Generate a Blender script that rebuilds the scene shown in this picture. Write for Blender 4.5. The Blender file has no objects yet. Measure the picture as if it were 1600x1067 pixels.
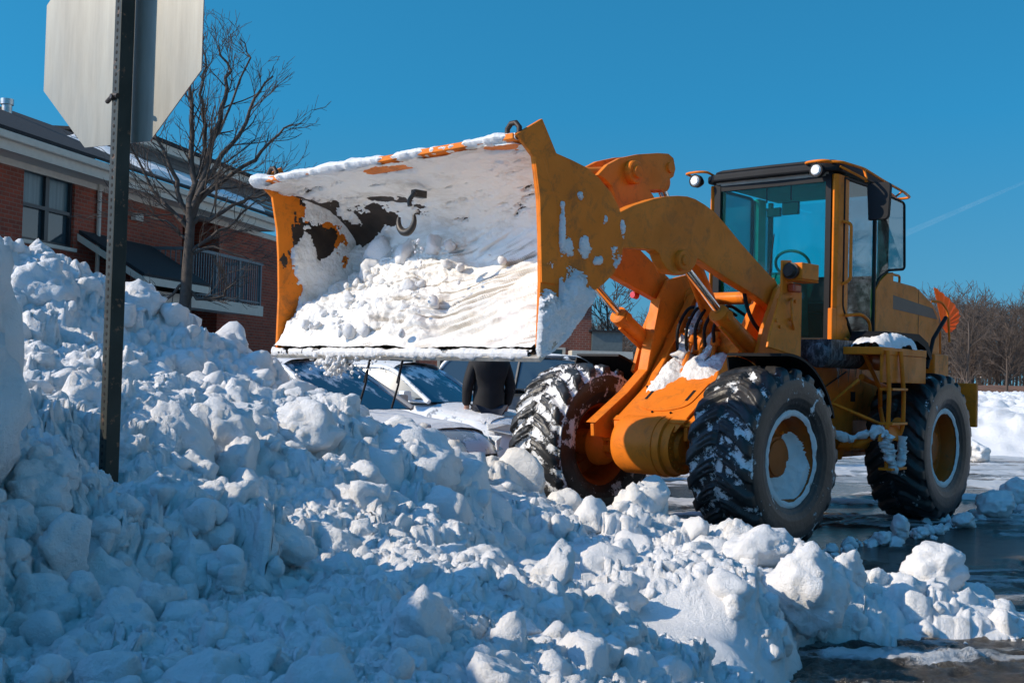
import bpy, bmesh, math, random
import numpy as np
from mathutils import Vector, Matrix
C = bpy.context.scene.collection
R_ = math.radians
rng = np.random.RandomState(7); random.seed(7)

# ------------------------------------------------------------------ camera
CF, CH, CP, CR = 1787.143, 1.388, R_(1.637), R_(1.5)
def ray(px, py):
    U = px-800.; V = py-533.5
    u = U*math.cos(CR)+V*math.sin(CR); v = -U*math.sin(CR)+V*math.cos(CR)
    x = u/CF; z = -v/CF
    return np.array([x, math.cos(CP)-z*math.sin(CP), math.sin(CP)+z*math.cos(CP)])
CO = np.array([0, 0, CH])
cam = bpy.data.cameras.new('camera'); camo = bpy.data.objects.new('camera', cam); C.objects.link(camo)
fw = Vector(ray(800, 533.5)).normalized(); rt = (Vector(ray(900, 533.5))-Vector(ray(700, 533.5))).normalized(); up = rt.cross(fw)
m = Matrix((rt, up, -fw)).transposed().to_4x4(); m.translation = Vector((0, 0, CH)); camo.matrix_world = m
cam.sensor_width = 36; cam.lens = CF/1600*36; cam.clip_end = 9000; cam.clip_start = .05
bpy.context.scene.camera = camo
# ------------------------------------------------------------------ light
SAZ = np.array([-.975, -.22]); SAZ /= np.linalg.norm(SAZ); SEL = R_(29.5)
w = bpy.data.worlds.new('World'); bpy.context.scene.world = w; w.use_nodes = True
nt = w.node_tree; bg = nt.nodes['Background']; bg.inputs[1].default_value = .115
def wn(t, **k):
    x = nt.nodes.new('ShaderNode'+t)
    for a, v in k.items(): setattr(x, a, v)
    return x
wl = nt.links.new
sky = wn('TexSky', sky_type='NISHITA', sun_disc=False, sun_elevation=SEL, sun_rotation=math.atan2(SAZ[0], SAZ[1]), ozone_density=3.0, air_density=1.0, dust_density=.3)
wtc = wn('TexCoord'); wad = wn('VectorMath', operation='ADD'); wad.inputs[1].default_value = (0, 0, .28); wno = wn('VectorMath', operation='NORMALIZE')
wl(wtc.outputs['Generated'], wad.inputs[0]); wl(wad.outputs[0], wno.inputs[0]); wl(wno.outputs[0], sky.inputs[0])
# polarised sky: deepest blue at ninety degrees from the sun, fill light added towards it, warm fill away from it
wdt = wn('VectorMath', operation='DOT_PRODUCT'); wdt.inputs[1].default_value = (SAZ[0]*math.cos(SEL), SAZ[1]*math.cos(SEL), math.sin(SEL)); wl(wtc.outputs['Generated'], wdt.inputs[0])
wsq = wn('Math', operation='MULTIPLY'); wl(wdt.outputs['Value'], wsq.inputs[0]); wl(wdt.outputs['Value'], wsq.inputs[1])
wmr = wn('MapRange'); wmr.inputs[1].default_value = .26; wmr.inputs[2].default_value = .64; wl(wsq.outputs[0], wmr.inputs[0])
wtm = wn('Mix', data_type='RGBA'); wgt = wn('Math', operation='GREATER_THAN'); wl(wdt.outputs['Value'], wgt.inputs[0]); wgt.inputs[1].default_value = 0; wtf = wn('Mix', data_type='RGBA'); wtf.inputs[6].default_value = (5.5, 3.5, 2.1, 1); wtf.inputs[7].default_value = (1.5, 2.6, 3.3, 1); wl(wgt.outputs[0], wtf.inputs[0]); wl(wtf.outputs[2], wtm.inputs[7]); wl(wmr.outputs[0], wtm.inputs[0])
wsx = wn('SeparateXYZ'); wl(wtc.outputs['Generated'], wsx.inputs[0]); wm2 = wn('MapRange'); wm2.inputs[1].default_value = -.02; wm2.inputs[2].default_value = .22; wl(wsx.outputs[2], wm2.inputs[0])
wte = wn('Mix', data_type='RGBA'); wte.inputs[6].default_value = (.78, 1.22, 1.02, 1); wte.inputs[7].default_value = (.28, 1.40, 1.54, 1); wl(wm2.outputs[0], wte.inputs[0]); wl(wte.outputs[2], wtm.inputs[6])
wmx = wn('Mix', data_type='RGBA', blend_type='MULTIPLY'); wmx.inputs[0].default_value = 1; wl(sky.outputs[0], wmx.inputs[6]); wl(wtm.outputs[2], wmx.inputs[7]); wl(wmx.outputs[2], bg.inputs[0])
sl = bpy.data.lights.new('sun', 'SUN'); sl.energy = 4.8; sl.angle = R_(.5); sl.color = (1, .86, .67)
so = bpy.data.objects.new('sun', sl); C.objects.link(so)
sd = Vector((SAZ[0]*math.cos(SEL), SAZ[1]*math.cos(SEL), math.sin(SEL)))
so.rotation_euler = sd.to_track_quat('Z', 'Y').to_euler(); so.location = (-20, -8, 15)
vs = bpy.context.scene.view_settings; vs.view_transform = 'Standard'; vs.look = 'None'; vs.exposure = 0; vs.gamma = 1

# ------------------------------------------------------------------ helpers
def hsh(i, j, k):
    n = (i*374761393+j*668265263+k*2147483647 ^ 0x5bd1e995) & 0xffffffff
    n = ((n ^ (n >> 13))*1274126177) & 0xffffffff
    n = ((n ^ (n >> 15))*2246822519) & 0xffffffff
    return ((n ^ (n >> 16)) & 0xffff)/32767.5-1.
def vn(x, y, z=0.):
    x = np.asarray(x, float); y = np.asarray(y, float); z = np.zeros_like(x)+z
    xi = np.floor(x).astype(np.int64); yi = np.floor(y).astype(np.int64); zi = np.floor(z).astype(np.int64)
    f = [x-xi, y-yi, z-zi]; f = [t*t*t*(t*(t*6-15)+10) for t in f]; o = 0
    for a in (0, 1):
        for b in (0, 1):
            for c in (0, 1):
                o = o+hsh(xi+a, yi+b, zi+c)*(f[0] if a else 1-f[0])*(f[1] if b else 1-f[1])*(f[2] if c else 1-f[2])
    return o
def fbm(x, y, z=0., o=4, g=.5):
    s = 0; a = 1.; t = 0
    for i in range(o):
        s = s+a*vn(x*2**i+17.3*i, y*2**i-9.1*i, (z*2**i+3.7*i)); t += a; a *= g
    return s/t
def smooth(t): t = np.clip(t, 0, 1); return t*t*(3-2*t)

def tag(o, label=None, cat=None, group=None, kind=None):
    if label: o['label'] = label
    if cat: o['category'] = cat
    if group: o['group'] = group
    if kind: o['kind'] = kind
    return o
def empty(name, loc=(0, 0, 0), rz=0, **k):
    o = bpy.data.objects.new(name, None); C.objects.link(o); o.location = loc; o.rotation_euler = (0, 0, rz); o.empty_display_size = .3
    return tag(o, **k)
def mk(name, V, F, mat, parent=None, loc=None, smoothang=None, bevel=0, attrs=None, tri=False, solid=0):
    me = bpy.data.meshes.new(name); me.from_pydata([tuple(map(float, v)) for v in V] if not isinstance(V, np.ndarray) else V.tolist(), [], F if not isinstance(F, np.ndarray) else F.tolist())
    if tri or bevel:
        bm = bmesh.new(); bm.from_mesh(me); bmesh.ops.remove_doubles(bm, verts=bm.verts, dist=1e-5); bmesh.ops.recalc_face_normals(bm, faces=bm.faces); bm.to_mesh(me); bm.free()
    me.materials.append(mat)
    if smoothang is not None:
        me.shade_smooth()
        if smoothang < 179: me.set_sharp_from_angle(angle=R_(smoothang))
    for n, a in (attrs or {}).items():
        at = me.attributes.new(n, 'FLOAT', 'POINT'); at.data.foreach_set('value', np.asarray(a, np.float32))
    o = bpy.data.objects.new(name, me); C.objects.link(o)
    if parent is not None: o.parent = parent
    if loc is not None: o.location = loc
    if bevel:
        b = o.modifiers.new('b', 'BEVEL'); b.width = bevel; b.segments = 2; b.limit_method = 'ANGLE'; b.angle_limit = R_(35)
    return o
def copy_tree(o, parent=None):
    c = o.copy(); C.objects.link(c)
    if parent is not None: c.parent = parent
    for ch in list(o.children): copy_tree(ch, c)
    return c
class MB:
    def __init__(s, T=None): s.V = []; s.F = []; s.T = T
    def add(s, V, F):
        n = len(s.V)
        s.V += [tuple(s.T(*v)) if s.T else tuple(v) for v in V]; s.F += [[i+n for i in f] for f in F]; return s
    def box(s, x0, x1, y0, y1, z0, z1):
        V = [(x, y, z) for x in (x0, x1) for y in (y0, y1) for z in (z0, z1)]
        return s.add(V, [(0, 1, 3, 2), (4, 6, 7, 5), (0, 4, 5, 1), (2, 3, 7, 6), (0, 2, 6, 4), (1, 5, 7, 3)])
    def prism(s, pts, y0, y1):            # polygon in (x,z) extruded along y
        n = len(pts); V = [(x, y0, z) for x, z in pts]+[(x, y1, z) for x, z in pts]
        return s.add(V, [list(range(n)), list(range(2*n-1, n-1, -1))]+[(i, i+n, (i+1) % n+n, (i+1) % n) for i in range(n)])
    def prismx(s, pts, x0, x1):           # polygon in (y,z) extruded along x
        n = len(pts); V = [(x0, y, z) for y, z in pts]+[(x1, y, z) for y, z in pts]
        return s.add(V, [list(range(n)), list(range(2*n-1, n-1, -1))]+[(i, i+n, (i+1) % n+n, (i+1) % n) for i in range(n)])
    def prismz(s, pts, z0, z1):
        n = len(pts); V = [(x, y, z0) for x, y in pts]+[(x, y, z1) for x, y in pts]
        return s.add(V, [list(range(n)), list(range(2*n-1, n-1, -1))]+[(i, i+n, (i+1) % n+n, (i+1) % n) for i in range(n)])
    def slab(s, q, t):                    # quad of 3d points with thickness vector t
        q = [Vector(p) for p in q]; t = Vector(t); V = q+[p+t for p in q]; n = len(q)
        return s.add([tuple(v) for v in V], [list(range(n)), list(range(2*n-1, n-1, -1))]+[(i, i+n, (i+1) % n+n, (i+1) % n) for i in range(n)])
    def cyl(s, a, b, prof, n=24, cap=True):   # prof: list (t 0..1, r)
        a = Vector(a); b = Vector(b); d = b-a; z = d.normalized(); x = z.orthogonal().normalized(); y = z.cross(x)
        V = []; F = []
        for t, r in prof:
            c = a+d*t
            V += [tuple(c+(x*math.cos(2*math.pi*k/n)+y*math.sin(2*math.pi*k/n))*r) for k in range(n)]
        for i in range(len(prof)-1):
            for k in range(n): F.append((i*n+k, i*n+(k+1) % n, (i+1)*n+(k+1) % n, (i+1)*n+k))
        if cap: F.append(list(range(n-1, -1, -1))); F.append([(len(prof)-1)*n+k for k in range(n)])
        return s.add(V, F)
    def tube(s, pts, r, n=8, closed=False):
        P = [Vector(p) for p in pts]; m_ = len(P); V = []; F = []
        rr = r if isinstance(r, (list, tuple)) else [r]*m_
        x = None
        for i in range(m_):
            if closed: d = (P[(i+1) % m_]-P[i-1]).normalized()
            else: d = (P[min(i+1, m_-1)]-P[max(i-1, 0)]).normalized()
            if x is None: x = d.orthogonal().normalized()
            x = (x-d*x.dot(d)); x = x.normalized() if x.length > 1e-6 else d.orthogonal().normalized()
            y = d.cross(x)
            V += [tuple(P[i]+(x*math.cos(2*math.pi*k/n)+y*math.sin(2*math.pi*k/n))*rr[i]) for k in range(n)]
        for i in range(m_ if closed else m_-1):
            j = (i+1) % m_
            for k in range(n): F.append((i*n+k, i*n+(k+1) % n, j*n+(k+1) % n, j*n+k))
        if not closed: F.append(list(range(n-1, -1, -1))); F.append([(m_-1)*n+k for k in range(n)])
        return s.add(V, F)
    def build(s, name, mat, parent=None, **k): return mk(name, s.V, s.F, mat, parent, **k)
def rnd(pts, r, n=4):                     # round the corners of a polyline (3d or 2d)
    P = [Vector(tuple(p)+((0,) if len(p) == 2 else ())) for p in pts]; out = [P[0]]
    for i in range(1, len(P)-1):
        a, b, c = P[i-1], P[i], P[i+1]; d1 = (a-b); d2 = (c-b); q = min(r, d1.length*.45, d2.length*.45)
        p1 = b+d1.normalized()*q; p2 = b+d2.normalized()*q
        for k in range(n+1):
            t = k/n; out.append(p1*(1-t)**2+b*2*t*(1-t)+p2*t*t)
    out.append(P[-1]); return [tuple(p) for p in out]
def grid(name, P, mat, mask=None, parent=None, loc=None, attrs=None):
    nu, nv = P.shape[:2]; idx = np.arange(nu*nv).reshape(nu, nv)
    F = np.stack([idx[:-1, :-1], idx[1:, :-1], idx[1:, 1:], idx[:-1, 1:]], -1).reshape(-1, 4)
    V = P.reshape(-1, 3)
    if mask is not None:
        mm = mask.ravel(); F = F[mm[F].any(1)]
        u, inv = np.unique(F, return_inverse=True); V = V[u]; F = inv.reshape(F.shape)
        if attrs: attrs = {k: np.ravel(a)[u] for k, a in attrs.items()}
    me = bpy.data.meshes.new(name)
    me.vertices.add(len(V)); me.vertices.foreach_set('co', V.astype(np.float32).ravel())
    me.loops.add(F.size); me.loops.foreach_set('vertex_index', F.astype(np.int32).ravel())
    me.polygons.add(len(F)); me.polygons.foreach_set('loop_start', np.arange(0, F.size, 4, dtype=np.int32)); me.update(calc_edges=True); me.validate()
    me.shade_smooth(); me.materials.append(mat)
    for n, a in (attrs or {}).items():
        at = me.attributes.new(n, 'FLOAT', 'POINT'); at.data.foreach_set('value', np.ravel(a).astype(np.float32))
    o = bpy.data.objects.new(name, me); C.objects.link(o)
    if parent is not None: o.parent = parent
    if loc is not None: o.location = loc
    return o

# ------------------------------------------------------------------ materials
class NT:
    def __init__(s, name):
        s.m = bpy.data.materials.new(name); s.m.use_nodes = True; s.t = s.m.node_tree; s.b = s.t.nodes['Principled BSDF']; s.tc = None
    def n(s, typ, **k):
        x = s.t.nodes.new('ShaderNode'+typ)
        for a, v in k.items():
            if a in x.inputs: x.inputs[a].default_value = v
            else: setattr(x, a, v)
        return x
    def l(s, a, b): s.t.links.new(a, b)
    def co(s, scale=None, kind='Object'):
        if s.tc is None: s.tc = s.n('TexCoord')
        o = s.tc.outputs[kind]
        if scale is not None:
            mp = s.n('Mapping'); s.l(o, mp.inputs[0]); mp.inputs['Scale'].default_value = scale; o = mp.outputs[0]
        return o
    def noise(s, scale, detail=4, rough=.55, vec=None, dist=0):
        x = s.n('TexNoise'); x.inputs['Scale'].default_value = scale; x.inputs['Detail'].default_value = detail; x.inputs['Roughness'].default_value = rough; x.inputs['Distortion'].default_value = dist
        s.l(vec if vec is not None else s.co(), x.inputs['Vector']); return x.outputs['Fac']
    def ramp(s, f, a, b, ca=(0, 0, 0, 1), cb=(1, 1, 1, 1)):
        x = s.n('ValToRGB'); x.color_ramp.elements[0].position = a; x.color_ramp.elements[1].position = b
        x.color_ramp.elements[0].color = ca; x.color_ramp.elements[1].color = cb; s.l(f, x.inputs[0]); return x.outputs[0]
    def mix(s, f, a, b):
        x = s.n('Mix', data_type='RGBA')
        if isinstance(f, (int, float)): x.inputs[0].default_value = f
        else: s.l(f, x.inputs[0])
        for q, v in ((6, a), (7, b)):
            if isinstance(v, tuple): x.inputs[q].default_value = v
            else: s.l(v, x.inputs[q])
        return x.outputs[2]
    def math(s, op, a, b=0.):
        x = s.n('Math', operation=op)
        for q, v in ((0, a), (1, b)):
            if isinstance(v, (int, float)): x.inputs[q].default_value = v
            else: s.l(v, x.inputs[q])
        return x.outputs[0]
    def bump(s, f, st=.3, d=.01):
        x = s.n('Bump'); x.inputs['Strength'].default_value = st; x.inputs['Distance'].default_value = d; s.l(f, x.inputs['Height']); s.l(x.outputs[0], s.b.inputs['Normal'])
    def base(s, c):
        if isinstance(c, tuple): s.b.inputs['Base Color'].default_value = c
        else: s.l(c, s.b.inputs['Base Color'])
    def rough(s, c):
        if isinstance(c, (int, float)): s.b.inputs['Roughness'].default_value = c
        else: s.l(c, s.b.inputs['Roughness'])
def simple(name, c, rough=.5, metal=0, var=.15, sc=8, bump=0):
    q = NT(name); c4 = tuple(c)+(1,); dk = tuple(v*(1-var) for v in c)+(1,); lt = tuple(min(1, v*(1+var)) for v in c)+(1,)
    q.base(q.ramp(q.noise(sc), .3, .7, dk, lt)); q.rough(rough); q.b.inputs['Metallic'].default_value = metal
    if bump: q.bump(q.noise(sc*8), bump, .005)
    return q.m
SNOWC = (.88, .87, .86, 1)
def snow_mat(name, dirt=.5, sc=1.):
    q = NT(name)
    d = q.ramp(q.math('MULTIPLY', q.noise(1.3*sc, 5, .6), q.noise(6*sc, 4, .7)), .29, .43)
    d2 = q.math('MULTIPLY', d, dirt)
    sp = q.ramp(q.noise(60*sc, 2, .5), .72, .80); sp = q.math('MULTIPLY', sp, q.ramp(q.noise(2.2*sc, 3), .5, .7)); sp = q.math('MULTIPLY', sp, .6*dirt)
    c = q.mix(d2, SNOWC, (.33, .29, .23, 1)); c = q.mix(sp, c, (.16, .12, .09, 1)); q.base(c); q.rough(.6)
    q.b.inputs['Specular IOR Level'].default_value = .25
    h = q.math('ADD', q.noise(20*sc, 9, .78), q.math('MULTIPLY', q.noise(90*sc, 4, .7), .35)); q.bump(h, .75, .035/sc**.5)
    return q.m
M_snow = snow_mat('snow', .55); M_snowc = snow_mat('snow_clean', .12); M_snowd = snow_mat('snow_dirty', .9)
def paint(name, snow=0., dirt=.6, c=(.82, .215, .018)):
    q = NT(name); c4 = c+(1,)
    a = q.mix(q.ramp(q.noise(2.5, 5, .6), .35, .7), c4, (c[0]*.80, c[1]*.76, c[2]*.7, 1))
    dm = q.math('MULTIPLY', q.ramp(q.noise(7, 9, .78, dist=.6), .50, .74), dirt); a = q.mix(dm, a, (.13, .07, .03, 1))
    ch = q.ramp(q.noise(28, 5, .7), .70, .74); a = q.mix(q.math('MULTIPLY', ch, dirt), a, (.05, .03, .02, 1))
    r = q.ramp(q.noise(5, 5), .3, .8, (.34, .34, .34, 1), (.55, .55, .55, 1))
    if snow > 0:
        m_ = q.ramp(q.noise(5.5, 8, .68, dist=.3), .70-snow*.3, .73-snow*.3); a = q.mix(m_, a, (.8, .82, .84, 1))
        q.bump(q.math('ADD', q.math('MULTIPLY', m_, 1.), q.noise(40)), .5, .01)
    else: q.bump(q.noise(30, 3), .06, .01)
    q.b.inputs['Specular IOR Level'].default_value = .12
    q.base(a); q.rough(r); return q.m
M_or = paint('orange_paint'); M_or2 = paint('orange_paint_scuffed', 0, .9); M_ors = paint('orange_paint_frosted', .35)
M_blk = simple('black_plastic', (.010, .010, .011), .6)
M_blk.node_tree.nodes['Principled BSDF'].inputs['Specular IOR Level'].default_value = .2; M_dk = simple('dark_steel', (.05, .045, .04), .5, .6, .4)
M_chrome = simple('chrome_rod', (.75, .74, .72), .16, 1, .1, 20)
M_rust = simple('worn_brown_steel', (.035, .022, .014), .55, .3, .5, 9, .3)
M_steel = simple('worn_edge_steel', (.42, .39, .34), .45, .5, .35, 12, .2)
M_frost = NT('frosted_rubber_hose')
_m = M_frost.ramp(M_frost.noise(22, 7, .75, M_frost.co((1, 1, .5))), .45, .85); M_frost.base(M_frost.mix(M_frost.math('MULTIPLY', _m, .55), (.02, .02, .022, 1), (.7, .74, .78, 1))); M_frost.rough(.6); M_frost = M_frost.m
M_fendersnow = M_frost
def glass(name, tint, al=.0, rough=.03, rf=1.):
    q = NT(name); t = q.t; t.nodes.remove(q.b); out = t.nodes['Material Output']
    tr = q.n('BsdfTransparent'); tr.inputs[0].default_value = tint+(1,)
    gl = q.n('BsdfGlossy'); gl.inputs['Roughness'].default_value = rough; gl.inputs[0].default_value = (.9, .95, 1, 1)
    fr = q.n('Fresnel'); fr.inputs[0].default_value = 1.33
    mx = q.n('MixShader'); q.l(q.math('MULTIPLY', fr.outputs[0], rf), mx.inputs[0]); q.l(tr.outputs[0], mx.inputs[1]); q.l(gl.outputs[0], mx.inputs[2])
    df = q.n('BsdfDiffuse'); df.inputs[0].default_value = (.6, .65, .68, 1)
    f = q.ramp(q.noise(3, 8, .7), .52, .8); f = q.math('MULTIPLY', f, al); f = q.math('ADD', f, .006)
    m2 = q.n('MixShader'); q.l(f, m2.inputs[0]); q.l(mx.outputs[0], m2.inputs[1]); q.l(df.outputs[0], m2.inputs[2]); q.l(m2.outputs[0], out.inputs[0]); return q.m
M_glass = glass('cab_glass_teal', (.06, .90, .90), .03, rf=.25); M_glassd = glass('side_glass_dark', (.30, .56, .58), .12, rf=.13); M_glassl = glass('clear_glass', (.8, .95, .97), .06)
def tyre_mat(name, snow, off):
    q = NT(name); at = q.n('Attribute', attribute_name='groove'); g = at.outputs['Fac']
    mp = q.n('Mapping'); q.l(q.co(), mp.inputs[0]); mp.inputs['Location'].default_value = (off, off*.7, 0); v = mp.outputs[0]
    n1 = q.noise(4.5, 8, .72, v, .4); n2 = q.noise(18, 6, .7, v)
    s_ = q.math('ADD', q.math('MULTIPLY', n1, .68), q.math('MULTIPLY', n2, .32)); s_ = q.math('ADD', s_, q.math('MULTIPLY', g, snow*.22))
    m_ = q.ramp(s_, .64-snow*.16, .67-snow*.16)
    rub = q.ramp(q.noise(9, 6, .6, v), .3, .75, (.010, .010, .010, 1), (.042, .040, .037, 1))
    q.base(q.mix(m_, rub, (.78, .79, .8, 1))); q.rough(q.ramp(m_, 0, 1, (.42, .42, .42, 1), (.7, .7, .7, 1)))
    q.bump(q.math('ADD', m_, q.math('MULTIPLY', n2, .5)), .6, .012); return q.m

# ================================================================== SETTING
# ---- road
q = NT('wet_icy_asphalt'); v = q.co((1, 2.6, 1)); n1 = q.noise(.55, 7, .62, v, .5); n2 = q.noise(3.2, 6, .7, v, .3)
sn = q.math('ADD', q.math('MULTIPLY', n1, .62), q.math('MULTIPLY', n2, .38))
sep = q.n('SeparateXYZ'); q.l(q.co(), sep.inputs[0])
far = q.n('MapRange'); q.l(sep.outputs[1], far.inputs[0]); far.inputs[1].default_value = 11.; far.inputs[2].default_value = 17; far.inputs[3].default_value = 0; far.inputs[4].default_value = .24
sn2 = q.math('ADD', sn, far.outputs[0]); gat = q.n('Attribute', attribute_name='slush'); sn2 = q.math('ADD', sn2, gat.outputs['Fac']); mk_ = q.ramp(sn2, .54, .66)
wet = q.ramp(q.math('ADD', q.math('MULTIPLY', n2, .5), q.math('MULTIPLY', q.noise(.8, 5, .6), .5)), .42, .62, (.012, .013, .014, 1), (.12, .092, .062, 1))
q.base(q.mix(mk_, wet, (.62, .64, .66, 1))); q.rough(q.ramp(mk_, 0, 1, (.16, .16, .16, 1), (.6, .6, .6, 1)))
q.bump(q.math('ADD', q.math('MULTIPLY', mk_, .8), q.math('ADD', q.math('MULTIPLY', q.noise(14, 6, .75, v), .7), q.math('MULTIPLY', q.noise(2.5, 4, .6, v), 1.2))), 1., .05); M_road = q.m
rax = np.concatenate([np.linspace(-30, 0, 30)[:-1], np.linspace(0, 9, 620), np.linspace(9, 60, 60)[1:]]); ray_ = np.concatenate([np.linspace(.5, 4.6, 20)[:-1], np.exp(np.linspace(math.log(4.6), math.log(30), 700)), np.linspace(30, 60, 20)[1:]])
RX, RY = np.meshgrid(rax, ray_, indexing='ij')
rut = fbm(RX*.55+.8*RY*.25, RY*1.6-RX*.35, 2., 5, .62); rdg = 1-np.abs(fbm(RX*1.1+RY*.3, RY*3.2-RX*.8, 4., 4, .6))*3
tr_ = sum(np.exp(-((RY-(6.0+.16*(RX-2)+c))/.10)**2) for c in (.0, .75, 1.6, 2.5)) # wheel tracks sweeping across
sl_ = smooth((rut+.10*rdg-.03)/.20)
near = smooth((6.3-RY-.0*RX+.9*rut)/.7)*smooth((3.2-RX+1.2*rut)/1.0)
sl_ = np.clip(sl_*.75+near*.55, 0, 1)*(1-.6*np.clip(tr_, 0, 1))
RZ = sl_*(.016+.024*np.clip(rdg, 0, 1)+.018*fbm(RX*9, RY*16, 1., 4, .65))+near*(.075*np.clip(.25-np.abs(fbm(RX*1.5, RY*4.5-RX*1.6, 6., 4, .6)), 0, 1)*2+.02*fbm(RX*12, RY*14, 2., 4, .7))
tag(grid('road', np.stack([RX, RY, RZ], -1), M_road, attrs={'slush': (sl_-.45)*.30+.10*fbm(RX*1.6, RY*7, 3., 4, .7)}), kind='structure')
# broad ground beyond, snow covered, slightly below the road
tag(MB().add([(-900, -300, -.02), (900, -300, -.02), (900, 1500, -.02), (-900, 1500, -.02)], [(0, 1, 2, 3)]).build('ground', M_snow), kind='structure')

# ---- ploughed snow bank
CPX = [  # image x, y, depth
 (0,1067,2.2),(400,1067,2.3),(800,1067,2.7),(1000,1067,3.4),(1120,1067,4.2),(1200,1067,4.5),
 (550,1000,2.9),(640,955,3.2),(760,945,3.4),(880,965,3.7),(960,1000,3.9),
 (940,900,5.6),(1000,900,6.0),(1040,960,5.2),(1100,985,5.0),(1030,1010,4.6),(1150,960,5.2),(1160,900,6.0),(1150,1010,4.8),(1210,950,5.5),(1235,880,6.3),(1180,850,6.7),(1110,872,6.6),
 (1080,850,6.9),(1000,790,7.7),(900,795,7.7),(850,775,7.8),(780,750,8.2),(720,722,8.9),(690,694,9.4),(590,682,9.0),(520,672,9.0),(455,645,8.4),
 (900,850,6.6),(800,850,6.0),(850,900,5.6),(800,930,5.0),(700,900,4.6),(700,800,5.4),(620,830,4.8),(560,760,5.0),(640,700,6.0),(700,740,6.2),(560,685,6.4),(500,665,7.0),(540,720,5.4),
 (450,800,4.5),(330,750,4.6),(380,690,4.9),(450,650,5.4),(330,640,5.1),(230,690,4.2),(260,620,4.9),(160,760,3.9),(185,785,3.6),(230,740,4.0),(110,715,3.6),(60,640,4.0),(110,610,4.6),(60,540,5.5),(200,590,5.6),(300,600,6.0),(400,600,6.2),
 (20,385,6.5),(90,395,6.6),(150,435,6.7),(200,475,6.8),(250,492,6.9),(290,505,7.0),(345,532,7.1),(376,575,7.3),(425,606,7.6),(100,470,6.1),(200,525,6.3),
 (0,720,3.2),(60,760,3.0),(200,800,3.3),(100,900,2.8),(0,900,2.6),(300,900,3.1),(500,900,3.5),(300,820,3.6),(500,840,4.0),(700,1010,3.1),(200,1000,2.5),
 (1290,885,6.3),(1340,905,6.4),(1400,915,6.7),(1300,950,6.1),(1360,960,6.5),(1480,905,7.2)]
pts = []
for px, py, D in CPX:
    r = ray(px, py); P = CO+r*(D/r[1]); pts.append((P[0], P[1], P[2]))
pts += [(-3.8,7.0,2.1),(-5,7.5,2.0),(-2.2,8.4,.7),(-3.5,9.5,.8),(-1.5,10.2,.35),(0,9.5,.05),(-3,12,.2),(-6,10,1.2),(-6,14,.2),(.9,9.2,0),(1.5,8.4,-.1),(2.2,7.8,-.15),(2.8,8.3,-.3),(3.5,8.2,-.35),
        (1.36,4.9,-.28),(1.46,5.35,-.25),(1.68,6.0,-.22),(2.6,5.6,-.35),(3.6,6.8,-.2),(4.4,7.5,-.35),(2,4,-.5),(1.28,4.2,-.15),(1.15,3.4,0),(1.0,2.2,.2),(2.2,2.2,-.2),(3,9.5,-.3),(5,5,-.6),(6,9,-.6),(1.2,10.5,-.1),
        (-1.9,2.7,1.75),(-2.5,3.3,1.6),(-3.1,4.6,1.25),(-2.6,2.0,2.25),(-4,1.5,2.95),(-5,2.5,2.7),(-5,0.2,3.2),(-3.4,.3,2.9),(-6.5,3,2.2),(-7,0,2.4),(-2.2,.3,2.0),(-4.5,4.5,1.3),(-1.2,.6,1.1),(0,.6,.75),(1.4,.6,.5),(0,1.4,.8),(-7,6,1.8),(-9,3,1.2),(-9,9,.8),(-4,-1.5,2.8),(-7,-2,2)]  # includes an unseen high bank on the left, raised to shade the foreground
PT = np.array(pts)
def U(r2): return np.where(r2 > 0, .5*r2*np.log(r2+1e-12), 0)
d2 = ((PT[:, None, :2]-PT[None, :, :2])**2).sum(-1); n = len(PT)
A = np.zeros((n+3, n+3)); A[:n, :n] = U(d2)+np.eye(n)*.02; A[:n, n] = 1; A[:n, n+1:] = PT[:, :2]; A[n:, :n] = A[:n, n:].T
W = np.linalg.solve(A, np.concatenate([PT[:, 2], np.zeros(3)]))
def h0(X, Y):
    z = W[n]+W[n+1]*X+W[n+2]*Y
    for i in range(n): z = z+W[i]*U((X-PT[i, 0])**2+(Y-PT[i, 1])**2)
    return z
ang = np.concatenate([np.linspace(-100, -34, 90)[:-1], np.linspace(-34, 32, 900), np.linspace(32, 75, 60)[1:]])*math.pi/180
rad = 1.0*np.exp(np.linspace(0, math.log(14.5), 640))
AA, RR_ = np.meshgrid(ang, rad, indexing='ij'); X = RR_*np.sin(AA); Y = RR_*np.cos(AA)
Z = np.clip(h0(X, Y), -.6, 3.4); Z0 = Z.copy()
wx = X+.10*fbm(X*2.2, Y*2.2, 5., 3); wy = Y+.10*fbm(X*2.2, Y*2.2, 9., 3)
Z = Z+.10*fbm(X*1.3, Y*1.3, 1., 3)
amp = smooth((Z0+.05)/.25)
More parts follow.
